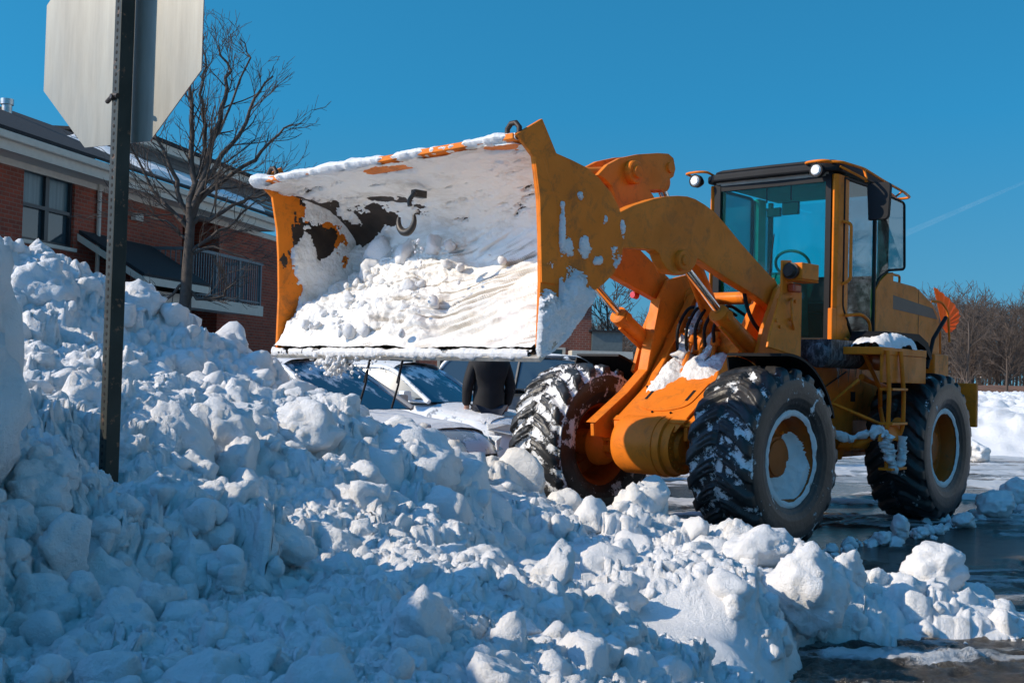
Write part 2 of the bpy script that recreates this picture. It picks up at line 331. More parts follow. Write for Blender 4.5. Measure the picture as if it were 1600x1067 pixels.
# the sheltered smooth patch in front of the lit ridge
calm = np.exp(-(((X-.72)/.5)**2+((Y-4.85)/.42)**2)**2)
def clod(cx, cy, rad_c, lift, flat, ang0, sides=6, power=2.4, cz=None, tilt=0):
    a = math.atan2(cx, cy); r = math.hypot(cx, cy); da = rad_c*1.5/r
    i0, i1 = np.searchsorted(ang, [a-da, a+da]); j0, j1 = np.searchsorted(rad, [r-rad_c*1.5, r+rad_c*1.5])
    if i1-i0 < 2 or j1-j0 < 2: return
    x = wx[i0:i1, j0:j1]-cx; y = wy[i0:i1, j0:j1]-cy
    dd = 0
    for k in range(sides):
        t = ang0[k]; dd = np.maximum(dd, (x*math.cos(t)+y*math.sin(t))/ang0[sides+k])
    e = np.sqrt(x*x+y*y); dd = .8*dd+.2*e
    dd = dd/rad_c
    base = Z[i0:i1, j0:j1]
    c0 = (Z0[min(len(ang)-1, int(np.searchsorted(ang, a))), min(len(rad)-1, int(np.searchsorted(rad, r)))] if cz is None else cz)
    top = c0+lift+x*tilt+(np.clip(1-dd**power, 0, 1)**(1/power)-1)*rad_c*flat
    top = np.where(dd < 1, top, -9)
    Z[i0:i1, j0:j1] = np.maximum(base, top)
def randclod(cx, cy, r, l=None, cz=None):
    k = random.randint(5, 7); t0 = random.random()*6.28
    a0 = [t0+6.283*i/k+random.uniform(-.35, .35) for i in range(k)]+[random.uniform(.72, 1.1) for _ in range(k)]
    clod(cx, cy, r, r*random.uniform(.35, .85) if l is None else l, random.uniform(.55, 1.1), a0, k, random.choice([1.8, 2.2, 3.2]), cz, random.uniform(-.35, .35))
zi = lambda x, y: float(h0(np.array([x]), np.array([y]))[0])
for sz, cnt in ((.20, 60), (.13, 330), (.08, 1900), (.048, 7500), (.028, 15000), (.017, 9000)):
    Zs = Z.copy()
    for _ in range(cnt):
        r = 1.3*math.exp(random.random()*math.log(9.5)); a = random.uniform(-34, 30)*math.pi/180
        if sz < .06: r = 1.3*math.exp(random.random()*math.log(5.5))
        x, y = r*math.sin(a), r*math.cos(a); ss = sz*random.uniform(.7, 1.35)*(min(1.1, .30+r*.14) if sz > .06 else 1)
        if ((x-.72)/.62)**2+((y-4.85)/.5)**2 < 1: continue
        if sz > .04 and abs(x+1.33) < .26 and 3.2 < y < 4.15: continue
        i = min(len(ang)-1, int(np.searchsorted(ang, a))); j = min(len(rad)-1, int(np.searchsorted(rad, r)))
        if Z0[i, j] < .02: continue
        c0 = Zs[i, j] if sz < .1 else Z0[i, j]
        randclod(x, y, ss, ss*random.uniform(.05, .5), c0)
for _ in range(14):                                  # slumped steep faces
    st = np.zeros_like(Z); st[1:-1] = np.abs(Z[2:]-Z[:-2]); st[:, 1:-1] = np.maximum(st[:, 1:-1], np.abs(Z[:, 2:]-Z[:, :-2]))
    k = smooth(st/(RR_*.004*2)/1.6-.75)*smooth((RR_-1.2)/.5)
    B = Z.copy(); B[1:-1, 1:-1] = (Z[2:, 1:-1]+Z[:-2, 1:-1]+Z[1:-1, 2:]+Z[1:-1, :-2])/4; Z = Z*(1-k)+B*k
N1 = fbm(X*9, Y*9, Z*9, 4, .55); N2 = fbm(X*30, Y*30, Z*30, 4, .65)
Z = Z+(1-calm*.9)*amp*(.042*N1+.024*N2)
Z = np.where(calm > .5, Z*(1-smooth((calm-.5)*2))+smooth((calm-.5)*2)*(Z0+.01*fbm(X*3, Y*3, 0., 2)), Z)
Z = np.where(Z0 < -.02, np.minimum(Z, Z0*.6-.02+.03*N1), Z)
# horizontal roughness so that steep faces are broken up as well
dxr = amp*(.030*fbm(X*11+40, Y*11, Z*11, 3)+.014*fbm(X*35, Y*35, Z*35, 2)); dyr = amp*(.030*fbm(X*11, Y*11+70, Z*11, 3)+.010*fbm(X*33+9, Y*33, Z*33, 2))
P3 = np.stack([X+dxr*(1-calm), Y+dyr*(1-calm), Z], -1)
tag(grid('snow_bank', P3, M_snow, mask=(Z > -.03)), kind='structure')
def surf(x, y):
    a = math.atan2(x, y); r = math.hypot(x, y)
    return float(Z[min(len(ang)-1, int(np.searchsorted(ang, a))), min(len(rad)-1, int(np.searchsorted(rad, r)))])

# ---- broken chunks lying on the bank
def chunk_mesh(seed, sub, squash=1., round_=.5, det=1.2):
    r = random.Random(seed); bm = bmesh.new(); bmesh.ops.create_icosphere(bm, subdivisions=sub, radius=1); V = np.array([v.co[:] for v in bm.verts])
    F = [[v.index for v in f.verts] for f in bm.faces]; bm.free()
    rr = np.full(len(V), 1.25)
    for _ in range(9):
        d = np.array([r.gauss(0, 1) for _ in range(3)]); d /= np.linalg.norm(d); h = r.uniform(.62, 1.); dt = V@d
        rr = np.minimum(rr, np.where(dt > .05, h/np.maximum(dt, .05), 9))
    rr = rr*(1-round_)+round_
    o = seed*3.1; rr = rr*(1+.22*fbm(V[:, 0]*1.8+o, V[:, 1]*1.8, V[:, 2]*1.8, 3)*det+.14*fbm(V[:, 0]*5+o, V[:, 1]*5, V[:, 2]*5, 5, .72)*det)
    V = V*rr[:, None]; V[:, 2] *= squash; return V, np.array(F)
def rotm(r):
    a, b, c = r; return np.array(Matrix.Rotation(a, 3, 'X')@Matrix.Rotation(b, 3, 'Y')@Matrix.Rotation(c, 3, 'Z'))
CK = {s_: [chunk_mesh(k+s_*100, s_, 1, .12) for k in range(14)] for s_ in (2, 3, 4)}
def scatter(name, items, mat):       # one mesh of many small lumps
    VV = []; FF = []; n_ = 0
    for (x, y, z, r, s_) in items:
        V, F = random.choice(CK[s_]); M_ = rotm([random.uniform(0, 6.28) for _ in range(3)])
        V = (V*np.array([random.uniform(.8, 1.2), random.uniform(.8, 1.2), random.uniform(.7, 1)]))@M_.T*r+np.array([x, y, z]); VV.append(V); FF.append(F+n_); n_ += len(V)
    V = np.concatenate(VV); F = np.concatenate(FF)
    me = bpy.data.meshes.new(name); me.vertices.add(len(V)); me.vertices.foreach_set('co', V.astype(np.float32).ravel())
    me.loops.add(F.size); me.loops.foreach_set('vertex_index', F.astype(np.int32).ravel()); me.polygons.add(len(F)); me.polygons.foreach_set('loop_start', np.arange(0, F.size, 3, dtype=np.int32)); me.update(calc_edges=True)
    me.shade_smooth(); me.materials.append(mat); o = bpy.data.objects.new(name, me); C.objects.link(o); return o
it = []
for _ in range(2600):
    a = random.uniform(-33, 29)*math.pi/180; r = 1.4*math.exp(random.random()*math.log(7.5)); x, y = r*math.sin(a), r*math.cos(a)
    if surf(x, y) < .03 or (abs(x+1.33) < .28 and 3.2 < y < 4.15) or ((x-.72)/.55)**2+((y-4.85)/.45)**2 < 1: continue
    rr = random.choice([.02, .03, .03, .04, .04, .055, .07, .1])*random.uniform(.7, 1.3)*min(1.2, .25+r*.15)
    it.append((x, y, surf(x, y)+rr*random.uniform(-.75, .0), rr, (4 if r < 5 and rr > .05 else 3) if rr > .03 else 2))
SLP = np.zeros_like(Z); SLP[:, 1:-1] = (Z[:, 2:]-Z[:, :-2])/(rad[2:]-rad[:-2])[None, :]
ii, jj = np.where((np.abs(SLP) > 1.3) & (RR_ < 7) & (np.abs(AA) < .56) & (Z > .1)); pick = rng.permutation(len(ii))[:1500]
for k in pick:
    x, y, r = X[ii[k], jj[k]], Y[ii[k], jj[k]], RR_[ii[k], jj[k]]
    if abs(x+1.33) < .28 and 3.2 < y < 4.15: continue
    rr = random.choice([.012, .02, .03, .05])*min(1.1, .35+r*.15)*random.uniform(.7, 1.3); it.append((x, y, Z[ii[k], jj[k]]-rr*.45, rr, 3))
for _ in range(60):                 # crumbs on the road along the foot of the bank
    t = random.random(); x = 1.45+t*2.1+abs(random.gauss(0, .22)); y = 5.35+t*2.0-abs(random.gauss(0, .15))+random.gauss(0, .08); rr = .004+.016*random.random()**3
    it.append((x, y, rr*.3, rr, 3))
for _ in range(150):
    t = random.random(); P = CO+ray(1290+310*t, 862-82*t)*1.; P = ray(1290+310*t, 866-72*t); P = CO+P*(CH/-P[2]); x = P[0]+random.gauss(0, .10); y = P[1]+random.gauss(0, .14); rr = .012+.055*random.random()**3; it.append((x, y, rr*.3, rr, 3))
tag(scatter('snow_crumbs', it, M_snowc), kind='stuff')
# single blocks one can point to: image x, y of the centre, depth, radius m, squash, seed, label
BL = [(958,945,5.15,.115,.75,1,'squarish smooth snow block on the shaded snow beside the sunlit flat patch',.35),
 (1405,938,6.7,.155,1.05,2,'big rounded egg shaped snow boulder at the foot of the bank on the road',.65),
 (1462,892,7.0,.15,.9,3,'large craggy snow boulder standing farthest right on the bank behind the egg shaped one',.3),
 (1322,888,6.5,.10,1.1,4,'pointed snow lump on the ridge left of the egg shaped boulder',.3),
 (998,790,7.7,.13,1.1,5,'upright snow lump under the loader axle between the front wheels',.4),
 (640,728,5.9,.26,.75,6,'very large smooth snow block in the middle of the bank below the parked car',.75),
 (452,830,4.5,.10,.8,7,'sunlit snow lump standing alone out of the shaded hollow',.35),
 (1380,852,0,.075,.9,8,'first and leftmost lump of the small snow windrow across the wet road',.5),
 (1407,848,0,.085,1.2,9,'steepest pointed lump of the small snow windrow across the wet road',.3),
 (1437,841,0,.07,.8,10,'low rounded lump next right of the pointed one in the road windrow',.6),
 (1468,834,0,.065,.8,11,'small lump midway along the road windrow near the rear wheel',.5),
 (1504,824,0,.11,.8,12,'flat wide lump in the right half of the road windrow',.4),
 (1550,810,0,.19,.8,13,'widest heap of the road windrow right of the rear wheel',.4),
 (1594,792,0,.19,.9,14,'lump of the road windrow cut by the right edge of the photo',.4),
 (1523,722,0,.27,.7,15,'lone snow lump on the sunlit road behind the loader at the far right',.4),
 (975,1000,3.6,.05,.8,16,'small snow cube under the squarish smooth block',.3),
 (1318,1006,0,.055,.6,17,'low flat snow slab on the wet road in front of the bank foot',.3),
 (1262,925,5.9,.18,1.3,18,'tall upright snow slab at the right end of the sunlit ridge',.45),
 (60,480,6.0,.20,1.1,19,'rounded snow tower high on the bank left of the sign post',.6),
 (-120,650,2.75,.20,1.5,20,'tall pale close snow block at the left edge, lower one',.6),
 (-105,560,2.9,.18,1.5,21,'tall pale close snow block at the left edge, upper one',.5),
 (470,680,5.3,.17,.9,22,'broad sunlit snow boulder right of the sign post on the middle of the bank',.5),
 (345,700,4.8,.15,1.,23,'sunlit craggy snow boulder just right of the sign post',.3),
 (130,655,4.5,.15,1.1,24,'sunlit craggy snow boulder just left of the sign post',.3),
 (480,1050,2.7,.13,.7,25,'shaded snow lump cut by the bottom edge of the photo',.5),
 (1180,868,6.3,.17,.8,26,'sunlit knobbly snow block on the top of the ridge in front of the near wheel',.3),
 (345,556,7.0,.15,.9,27,'shaded snow block on the crest of the bank where it meets the balcony',.4),
 (215,484,6.7,.14,.9,28,'shaded snow block on the crest of the bank right of the sign post',.4)]
for (px, py, D, r, sq, sd_, lab, rd) in BL:
    P = CO+ray(px, py)*(D/ray(px, py)[1]) if D else CO+ray(px, py)*(CH/-ray(px, py)[2])+np.array([0, 0, r*sq-.01])
    V, F = chunk_mesh(sd_+500, 4, sq, rd, 1.6); V = V@rotm((0, 0, sd_*1.3)).T*r
    V[:, 2] -= V[:, 2].min()
    o = mk('snow_block', V, F, M_snowc, loc=(P[0], P[1], P[2]-r*sq), smoothang=180); tag(o, lab, 'snow block', 'snow blocks on the bank and the road')

# ---- distant snow field to the right, with its own lumps
gx = np.linspace(3, 60, 420); gy = np.exp(np.linspace(math.log(19), math.log(75), 330)); GX, GY = np.meshgrid(gx, gy, indexing='ij')
e = smooth((GX-7-(GY-20)*.1)/3)*smooth((GY-20.5-1.5*vn(GX*.4, GY*.4))/4)
GZ = -.3+e*(1.15+.25*fbm(GX*.35, GY*.35, 3., 3))+e*.20*np.abs(fbm(GX*1.7, GY*1.7, 1., 4, .6))*2+e*.10*fbm(GX*6, GY*6, 2., 3)
tag(grid('snow_field', np.stack([GX, GY, GZ], -1), M_snowc, mask=GZ > -.1), kind='structure')
q = simple('frozen_brown_earth', (.17, .085, .05), .9, 0, .3, .6)
gx = np.linspace(5, 90, 160); gy = np.linspace(76, 100, 20); GX, GY = np.meshgrid(gx, gy, indexing='ij')
GZ = 1.5*np.exp(-((GY-86)/6)**2)*smooth((GX-14)/20)*(1+.2*vn(GX*.3, GY*.3))-.05
tag(grid('earth_berm', np.stack([GX, GY, GZ], -1), q), kind='structure')
# ================================================================== WHEEL LOADER
LO = Vector((1.3988, 10.2203, 0)); LF = np.array([-.69869, -.71542, 0]); LL = np.array([.71542, -.69869, 0]); HO = np.array([2.48063, 11.32798, 0]); LF2 = np.array([-.65508, -.75556, 0]); LL2 = np.array([.75556, -.65508, 0])
loader = empty('wheel_loader', LO, math.atan2(LF[1], LF[0]), label='orange articulated wheel loader with raised snow filled bucket standing on the wet road', cat='wheel loader')
_h = HO-np.array(LO)
hx, hy = float(_h@LF), float(_h@LL); c2, s2 = float(LF2@LF), float(LF2@LL)
def RR(x, y, z): return (hx+c2*x-s2*y, hy+s2*x+c2*y, z)
def lp(name, mb, mat, parent=loader, **k): return mb.build(name, mat, parent, **k)
# ---- wheels
WR, WLAT, WW = .757, 1.005, .305
def tyre_grid(nt_=440):
    prof = [(-.20, .372), (-.245, .385), (-.285, .45), (-.303, .53), (-.305, .60), (-.297, .655), (-.285, .69), (-.272, .712)]
    tr = [(-.255+.51*k/30, 0) for k in range(31)]
    tr = [(l, .735+(.757-.735)*(1-(abs(l)/.255)**2.2)) for l, _ in tr]
    p = prof+tr+[(-a, b) for a, b in prof[::-1]]
    p = np.array(p); # resample sides finer
    seg = np.concatenate([[0], np.cumsum(np.hypot(*np.diff(p, axis=0).T))]); s_ = np.linspace(0, seg[-1], 92)
    l = np.interp(s_, seg, p[:, 0]); r = np.interp(s_, seg, p[:, 1])
    th = np.linspace(0, 2*np.pi, nt_+1); T_, L_ = np.meshgrid(th, l, indexing='ij'); _, Rr = np.meshgrid(th, r, indexing='ij')
    N = 21; al = np.abs(L_)/.29; sgn = np.sign(L_)
    ph = T_*N/(2*np.pi)+np.where(sgn > 0, .5, 0)+.95*np.clip(al, 0, 1.1)**1.6*1.0
    fr = np.abs((ph % 1)-.5)*2                                   # 0 at lug centre
    lug = smooth((.60-fr)/.16)*smooth((al-.03)/.05)*smooth((Rr-.655)/.05)
    # second thin curved sipe cut in each lug
    lug = lug*(1-.35*smooth((.12-np.abs(fr-.25))/.05)*smooth((.6-al)/.2))
    depth = .045; off = (lug-1)*depth*smooth((Rr-.64)/.06)
    wear = .004*fbm(T_*9, L_*20, 2., 3)
    Rr2 = Rr+off*np.clip((Rr-.60)/.1, 0, 1)+wear; L2 = L_*(1+.035*lug*smooth((al-.85)/.1))
    rib = .004*(np.abs(Rr-.50) < .012)+.006*(np.abs(Rr-.41) < .010); L2 = L2+np.sign(L_)*rib*(np.abs(L_) > .22)
    g = np.where(Rr > .64, 1-lug, .12)
    return np.stack([Rr2*np.cos(T_), L2, Rr2*np.sin(T_)], -1), g
TG, TGa = tyre_grid()
def wheel(cx, cy, T, side, tm, snow_in, rot, nm, lab=None):
    """side +1: outer face towards +y"""
    w_ = bpy.data.objects.new('wheel', None); C.objects.link(w_); w_.parent = loader; w_.empty_display_size = .2
    if lab: w_['label'] = lab
    c, s_ = math.cos(rot), math.sin(rot)
    P = TG.copy(); x = P[..., 0]*c-P[..., 2]*s_; z = P[..., 0]*s_+P[..., 2]*c; y = P[..., 1]
    fl = smooth((-z-.70)/.05)*.025; z = z+fl                     # contact flat
    if T: X_, Y_, Z_ = T(x+cx, y+cy, z+WR)
    else: X_, Y_, Z_ = x+cx, y+cy, z+WR
    grid('tyre', np.stack([X_, Y_, Z_+0*X_], -1), tm, parent=w_, attrs={'groove': TGa})
    # rim: flange, bead seat, deep dish, disc and hub
    pr = [(-.20, .372), (-.23, .392), (-.24, .385), (-.215, .355), (-.15, .335), (-.02, .31), (.05, .305), (.06, .20), (.075, .19), (.075, 0)]   # inner side to centre
    po = [(.21, .372), (.245, .396), (.256, .388), (.235, .352), (.20, .335), (.10, .318), (.085, .30), (.08, .20), (.12, .175), (.125, .155), (.14, .15), (.145, 0)]
    mb = MB(T)
    for p, sg_ in ((pr, 1), (po, 1)):
        a = (cx, cy, WR); n_ = 48
        V = []; F = []
        for (l, r) in p:
            for k in range(n_): t = 2*math.pi*k/n_; V.append((cx+r*math.cos(t), cy+side*l, WR+r*math.sin(t)))
        for i in range(len(p)-1):
            for k in range(n_): F.append((i*n_+k, i*n_+(k+1) % n_, (i+1)*n_+(k+1) % n_, (i+1)*n_+k))
        mb.add(V, F)
    lp('rim', mb, M_rim, w_, smoothang=35)
    mb = MB(T)
    for k in range(12):
        t = 2*math.pi*k/12; x_, z_ = cx+.235*math.cos(t), WR+.235*math.sin(t); mb.cyl((x_, cy+side*.075, z_), (x_, cy+side*.105, z_), [(0, .016), (1, .016)], 6)
    lp('wheel_bolts', mb, M_or2, w_, smoothang=30)
    if snow_in:
        # packed snow ring and a drift lying in the dish
        th = np.linspace(0, 2*np.pi, 181); v_ = np.linspace(0, 1, 9); Tt, Vv = np.meshgrid(th, v_, indexing='ij')
        rr = .345+.062*Vv+.008*vn(Tt*9, Vv*3, cx); ll = .252+.016*np.sin(Vv*np.pi)*(.8+.7*vn(np.cos(Tt)*5, np.sin(Tt)*5, cx*3))
        m1 = (ll > .2515+.004*vn(np.cos(Tt)*7, np.sin(Tt)*7, 1.))
        X1, Y1, Z1 = cx+rr*np.cos(Tt), cy+side*ll, WR+rr*np.sin(Tt)
        if T: X1, Y1, Z1 = T(X1, Y1, Z1)
        grid('snow_ring', np.stack([X1, Y1, Z1], -1), M_snowc, parent=w_)
        if snow_in > 1:
            u_ = np.linspace(-.34, .34, 90); A_, B_ = np.meshgrid(u_, u_, indexing='ij'); rr = np.hypot(A_, B_)
            dish = np.interp(rr, [0, .15, .2, .3, .318, .335, .352], [.146, .14, .085, .086, .10, .20, .235])
            ar = -A_*.75-B_*.66                                   # lower rear side fills up
            fill = .05+.55*np.clip(ar+.03+.05*fbm(A_*7, B_*7, 1., 3), 0, 1)+.02*fbm(A_*14, B_*14, 4., 3)
            top = np.minimum(dish+.0, .9); l_ = np.maximum(dish, np.minimum(fill*.9+.02, .225)); msk = (l_ > dish+.004) & (rr < .347)
            X1, Y1, Z1 = cx+A_, cy+side*l_, WR+B_
            if T: X1, Y1, Z1 = T(X1, Y1, Z1)
            grid('snow_fill', np.stack([X1, Y1, Z1], -1), M_snowc, mask=msk, parent=w_)
    return w_
M_rim = paint('orange_rim_rusty', .0, .9, (.42, .10, .015))
wheel(0, WLAT, None, 1, tyre_mat('tyre_near_front', .33, 3.), 2, .1, 'n')
wheel(0, -WLAT+.02, None, -1, tyre_mat('tyre_far_front', .50, 9.), 0, .33, 'f', lab='snow plastered far front wheel')
wheel(-1.504, WLAT, RR, 1, tyre_mat('tyre_near_rear', .15, 21.), 1, .2, 'r')
wheel(-1.504, -WLAT, RR, -1, tyre_mat('tyre_far_rear', .1, 33.), 0, .4, 'r')
# ---- front axle
mb = MB(); mb.cyl((.20, -.30, .80), (.20, .34, .80), [(0, .215), (.02, .235), (.10, .262), (.62, .262), (.625, .268), (.74, .268), (.745, .262), (.86, .262), (.88, .24), (1, .235)], 48)
ax = lp('front_axle', mb, M_or, smoothang=40)
mb = MB(); mb.cyl((0, -1.0, .77), (0, -.25, .77), [(0, .12), (.25, .12), (.3, .10), (.72, .095), (1, .15)], 32); mb.cyl((0, .3, .77), (0, 1.0, .77), [(0, .15), (.3, .10), (1, .12)], 32)
mb.box(-.13, .13, -.72, -.35, .70, .76); mb.box(-.13, .13, -.72, -.35, .80, .86)
lp('axle_tube', mb, M_or2, ax, smoothang=40, bevel=.006)
mb = MB()
for k in range(9): mb.box(-.09, .12, -.70+k*.042, -.70+k*.042+.016, .755, .805)
for k in range(22):
    t = 2*math.pi*k/22; mb.cyl((.20+.20*math.cos(t), .335, .80+.20*math.sin(t)), (.20+.20*math.cos(t), .352, .80+.20*math.sin(t)), [(0, .011), (1, .011)], 6)
mb.cyl((.20, .335, .80), (.20, .37, .80), [(0, .16), (1, .13)], 32)
lp('axle_bolts', mb, M_or2, ax, smoothang=30)
mb = MB(); mb.cyl((-.2, 0, .80), (.19, 0, .80), [(0, .2), (1, .24)], 24); mb.cyl((0, -.78, .757), (0, -.62, .757), [(0, .20), (.5, .19), (1, .13)], 32); lp('axle_hub', mb, M_or, ax, smoothang=40)
# ---- front frame: tower plates, sloped cover, cross tubes
fr = bpy.data.objects.new('front_frame', None); C.objects.link(fr); fr.parent = loader
pF = [(-.81, 2.20), (-.27, 1.39), (-.11, 1.2), (.22, .97), (.22, .87), (.50, .89), (.51, .97), (.06, 1.24), (-.22, 1.45), (-.31, 1.81), (-.39, 2.13), (-.55, 2.33), (-.85, 2.40), (-1.05, 2.3), (-1.1, 1.9), (-1.0, 1.3), (-.9, .80), (-.2, .75)]
def tower(y0, y1):
    out = [(.51, .97), (.06, 1.24), (-.22, 1.45), (-.31, 1.81), (-.40, 2.13), (-.55, 2.33), (-.85, 2.40), (-1.05, 2.28), (-1.12, 1.9), (-1.05, 1.2), (-.9, .72), (.50, .86)]
    return MB().prism(out, y0, y1)
lp('tower_plate', tower(-.46, -.42), M_or, fr, bevel=.006)
inn = [(.30, .97), (-.08, 1.22), (-.26, 1.42), (-.55, 1.80), (-.83, 2.18), (-1.05, 2.25), (-1.1, 1.4), (-.8, .80), (.30, .86)]
lp('tower_plate', MB().prism(inn, .40, .44), M_or, fr, bevel=.006)
lp('tower_plate', MB().prism(inn, -.36, -.32), M_or, fr, bevel=.006)
# tall near tower cheeks carrying the arm pivot
ck = [(-.35, 1.45), (-.50, 1.85), (-.72, 2.22), (-.95, 2.34), (-1.08, 2.2), (-1.12, 1.4), (-.7, 1.2)]
lp('tower_plate', MB().prism(ck, .62, .66), M_or, fr, bevel=.006)
lp('tower_plate', MB().prism(ck, .46, .49), M_or, fr, bevel=.006)
lp('tower_plate', MB().prism(ck, -.70, -.66), M_or, fr, bevel=.006)
# flanges along the inclined front edges
mb = MB()
for (y0, y1) in ((.37, .47), (-.385, -.295)):
    for a, b in zip([(.30, .975), (-.08, 1.225), (-.26, 1.425), (-.55, 1.805)], [(-.08, 1.225), (-.26, 1.425), (-.55, 1.805), (-.83, 2.185)]):
        mb.slab([(a[0], y0, a[1]), (a[0], y1, a[1]), (b[0], y1, b[1]), (b[0], y0, b[1])], (.012, 0, .012))
for a, b in zip([(.51, .975), (.06, 1.245), (-.22, 1.455), (-.31, 1.81)], [(.06, 1.245), (-.22, 1.455), (-.31, 1.81), (-.40, 2.13)]):
    mb.slab([(a[0], -.50, a[1]), (a[0], -.39, a[1]), (b[0], -.39, b[1]), (b[0], -.50, b[1])], (.014, 0, .008))
lp('flange', mb, M_or, fr, bevel=.003)
# sloped cover plate with rounded access panel and two slots
c0, c1 = np.array([.30, 1.0]), np.array([-.42, 1.50]); du = c1-c0; ln = float(np.hypot(*du)); du /= ln; nn = np.array([-du[1], du[0]]); nn = nn if nn[0] > 0 else -nn
def cov(s_, y, h=0.): p = c0+du*s_+nn*h; return (p[0], y, p[1])
mb = MB(); mb.slab([cov(0, -.34), cov(0, .40), cov(ln, .40), cov(ln, -.34)], (nn[0]*.02, 0, nn[1]*.02))
mb.slab([cov(-.015, -.36, .0), cov(-.015, .42, .0), cov(.05, .42, .0), cov(.05, -.36, .0)], (nn[0]*.026, 0, nn[1]*.026))
mb.slab([(.33, -.34, 1.0), (.33, .40, 1.0), (.37, .36, .93), (.37, -.30, .93)], (-.02, 0, 0))
lp('cover_plate', mb, M_or, fr, bevel=.004)
pan = rnd([(.58, -.26), (.22, -.24), (.14, -.05), (.14, .12), (.22, .32), (.58, .34)], .12, 6)
mb = MB(); V = [cov(p[0], p[1], .0205) for p in pan]; mb.slab(V, (nn[0]*.010, 0, nn[1]*.010)); lp('access_panel', mb, M_or, fr, bevel=.003)
mb = MB()
for y in (-.20, .24): mb.slab([cov(.30, y, .031), cov(.30, y+.03, .031), cov(.46, y+.03, .031), cov(.46, y, .031)], (nn[0]*.002, 0, nn[1]*.002))
for (s_, y) in ((.12, .0), (.12, .2), (.5, -.3), (.5, .37)): mb.cyl(cov(s_, y, .02), cov(s_, y, .034), [(0, .010), (1, .010)], 8)
lp('cover_slots', mb, M_blk, fr)
mb = MB(); mb.cyl((-.90, -.68, 2.16), (-.90, .68, 2.16), [(0, .06), (1, .06)], 20); mb.cyl((-.62, -.42, 1.72), (-.62, .42, 1.72), [(0, .11), (1, .11)], 24); mb.cyl((-.66, -.68, 1.59), (-.66, .68, 1.59), [(0, .05), (1, .05)], 20)
mb.box(-1.1, -1.02, -.44, .44, .8, 1.9); mb.box(-.9, -.2, -.5, .5, .72, .80)
lp('cross_tube', mb, M_or2, fr, smoothang=40)
# hoses and fittings in the tower throat
mb = MB()
for (x, y, z, x2, y2, z2) in [(-.40, -.12, 1.50, -.55, -.10, 1.85), (-.42, .16, 1.50, -.50, .18, 1.82), (-.42, .02, 1.5, -.66, .0, 2.0)]: mb.cyl((x, y, z), (x2, y2, z2), [(0, .022), (.6, .022), (.62, .045), (.80, .045), (.82, .026), (1, .026)], 14)
lp('steering_rod', mb, M_or, fr, smoothang=40)
mb = MB()
for k in range(5):
    y = -.22+.1*k; mb.tube(rnd([(-.45, y, 1.60+.03*k), (-.35, y+.05, 1.85), (-.60, y+.02, 2.1), (-.95, y, 2.0)], .2, 6), .016, 8)
mb.tube(rnd([(-.62, .47, 2.25), (-.40, .50, 2.25), (-.42, .56, 1.95), (-.75, .58, 1.72)], .15, 6), .018, 8)
lp('hydraulic_hose', mb, M_blk, fr, smoothang=60)
# snow lying on the cover (rests on it: plastered, moves with the machine)
def sheet(name, Pf, nrm, us, vs_, tf, mat, parent, af=None):
    U_, V_ = np.meshgrid(us, vs_, indexing='ij'); P = Pf(U_, V_); t = tf(U_, V_)
    Q = P+nrm(U_, V_)*np.maximum(t, -.004)[..., None]; return grid(name, Q, mat, mask=t > 0, parent=parent, attrs={'scrape': af(U_, V_)} if af else None)
def heap(s_, y, cs, cy_, rs, ry, h): return h*np.clip(1-((s_-cs)/rs)**2-((y-cy_)/ry)**2, -1, 1)
sheet('snow_drift', lambda s_, y: np.stack([c0[0]+du[0]*s_, y, c0[1]+du[1]*s_], -1), lambda s_, y: np.broadcast_to(np.array([nn[0]*.6+.0, 0, nn[1]+.3]), s_.shape+(3,)),
      np.linspace(.1, 1.1, 110), np.linspace(-.32, .39, 90), lambda s_, y: .02+np.maximum(heap(s_, y, .74, -.20, .42, .17, .075), heap(s_, y, .86, .10, .26, .30, .085))-.03+.045*fbm(s_*9, y*9, 2., 5, .65), M_snowc, fr)
# ---- lift arms
armo = [(1.9, 2.36), (1.9, 2.62), (1.46, 2.67), (1.27, 2.73), (1.0, 2.84), (.82, 2.885), (.62, 2.90), (.45, 2.87), (.32, 2.81), (.10, 2.66), (-.10, 2.53), (-.34, 2.40), (-.60, 2.30), (-.86, 2.27), (-1.0, 2.22), (-1.02, 2.08), (-.90, 2.02), (-.68, 2.06), (-.50, 2.12), (-.12, 2.24), (.20, 2.34), (.40, 2.40), (.50, 2.40), (.53, 2.32), (.58, 2.26), (.66, 2.25), (.76, 2.28), (.86, 2.34), (.90, 2.40), (1.0, 2.43), (1.2, 2.41), (1.45, 2.37)]
armo = rnd(armo+[armo[0]], .03, 2)[:-1]; armo = [(p[0], p[1]) for p in armo]
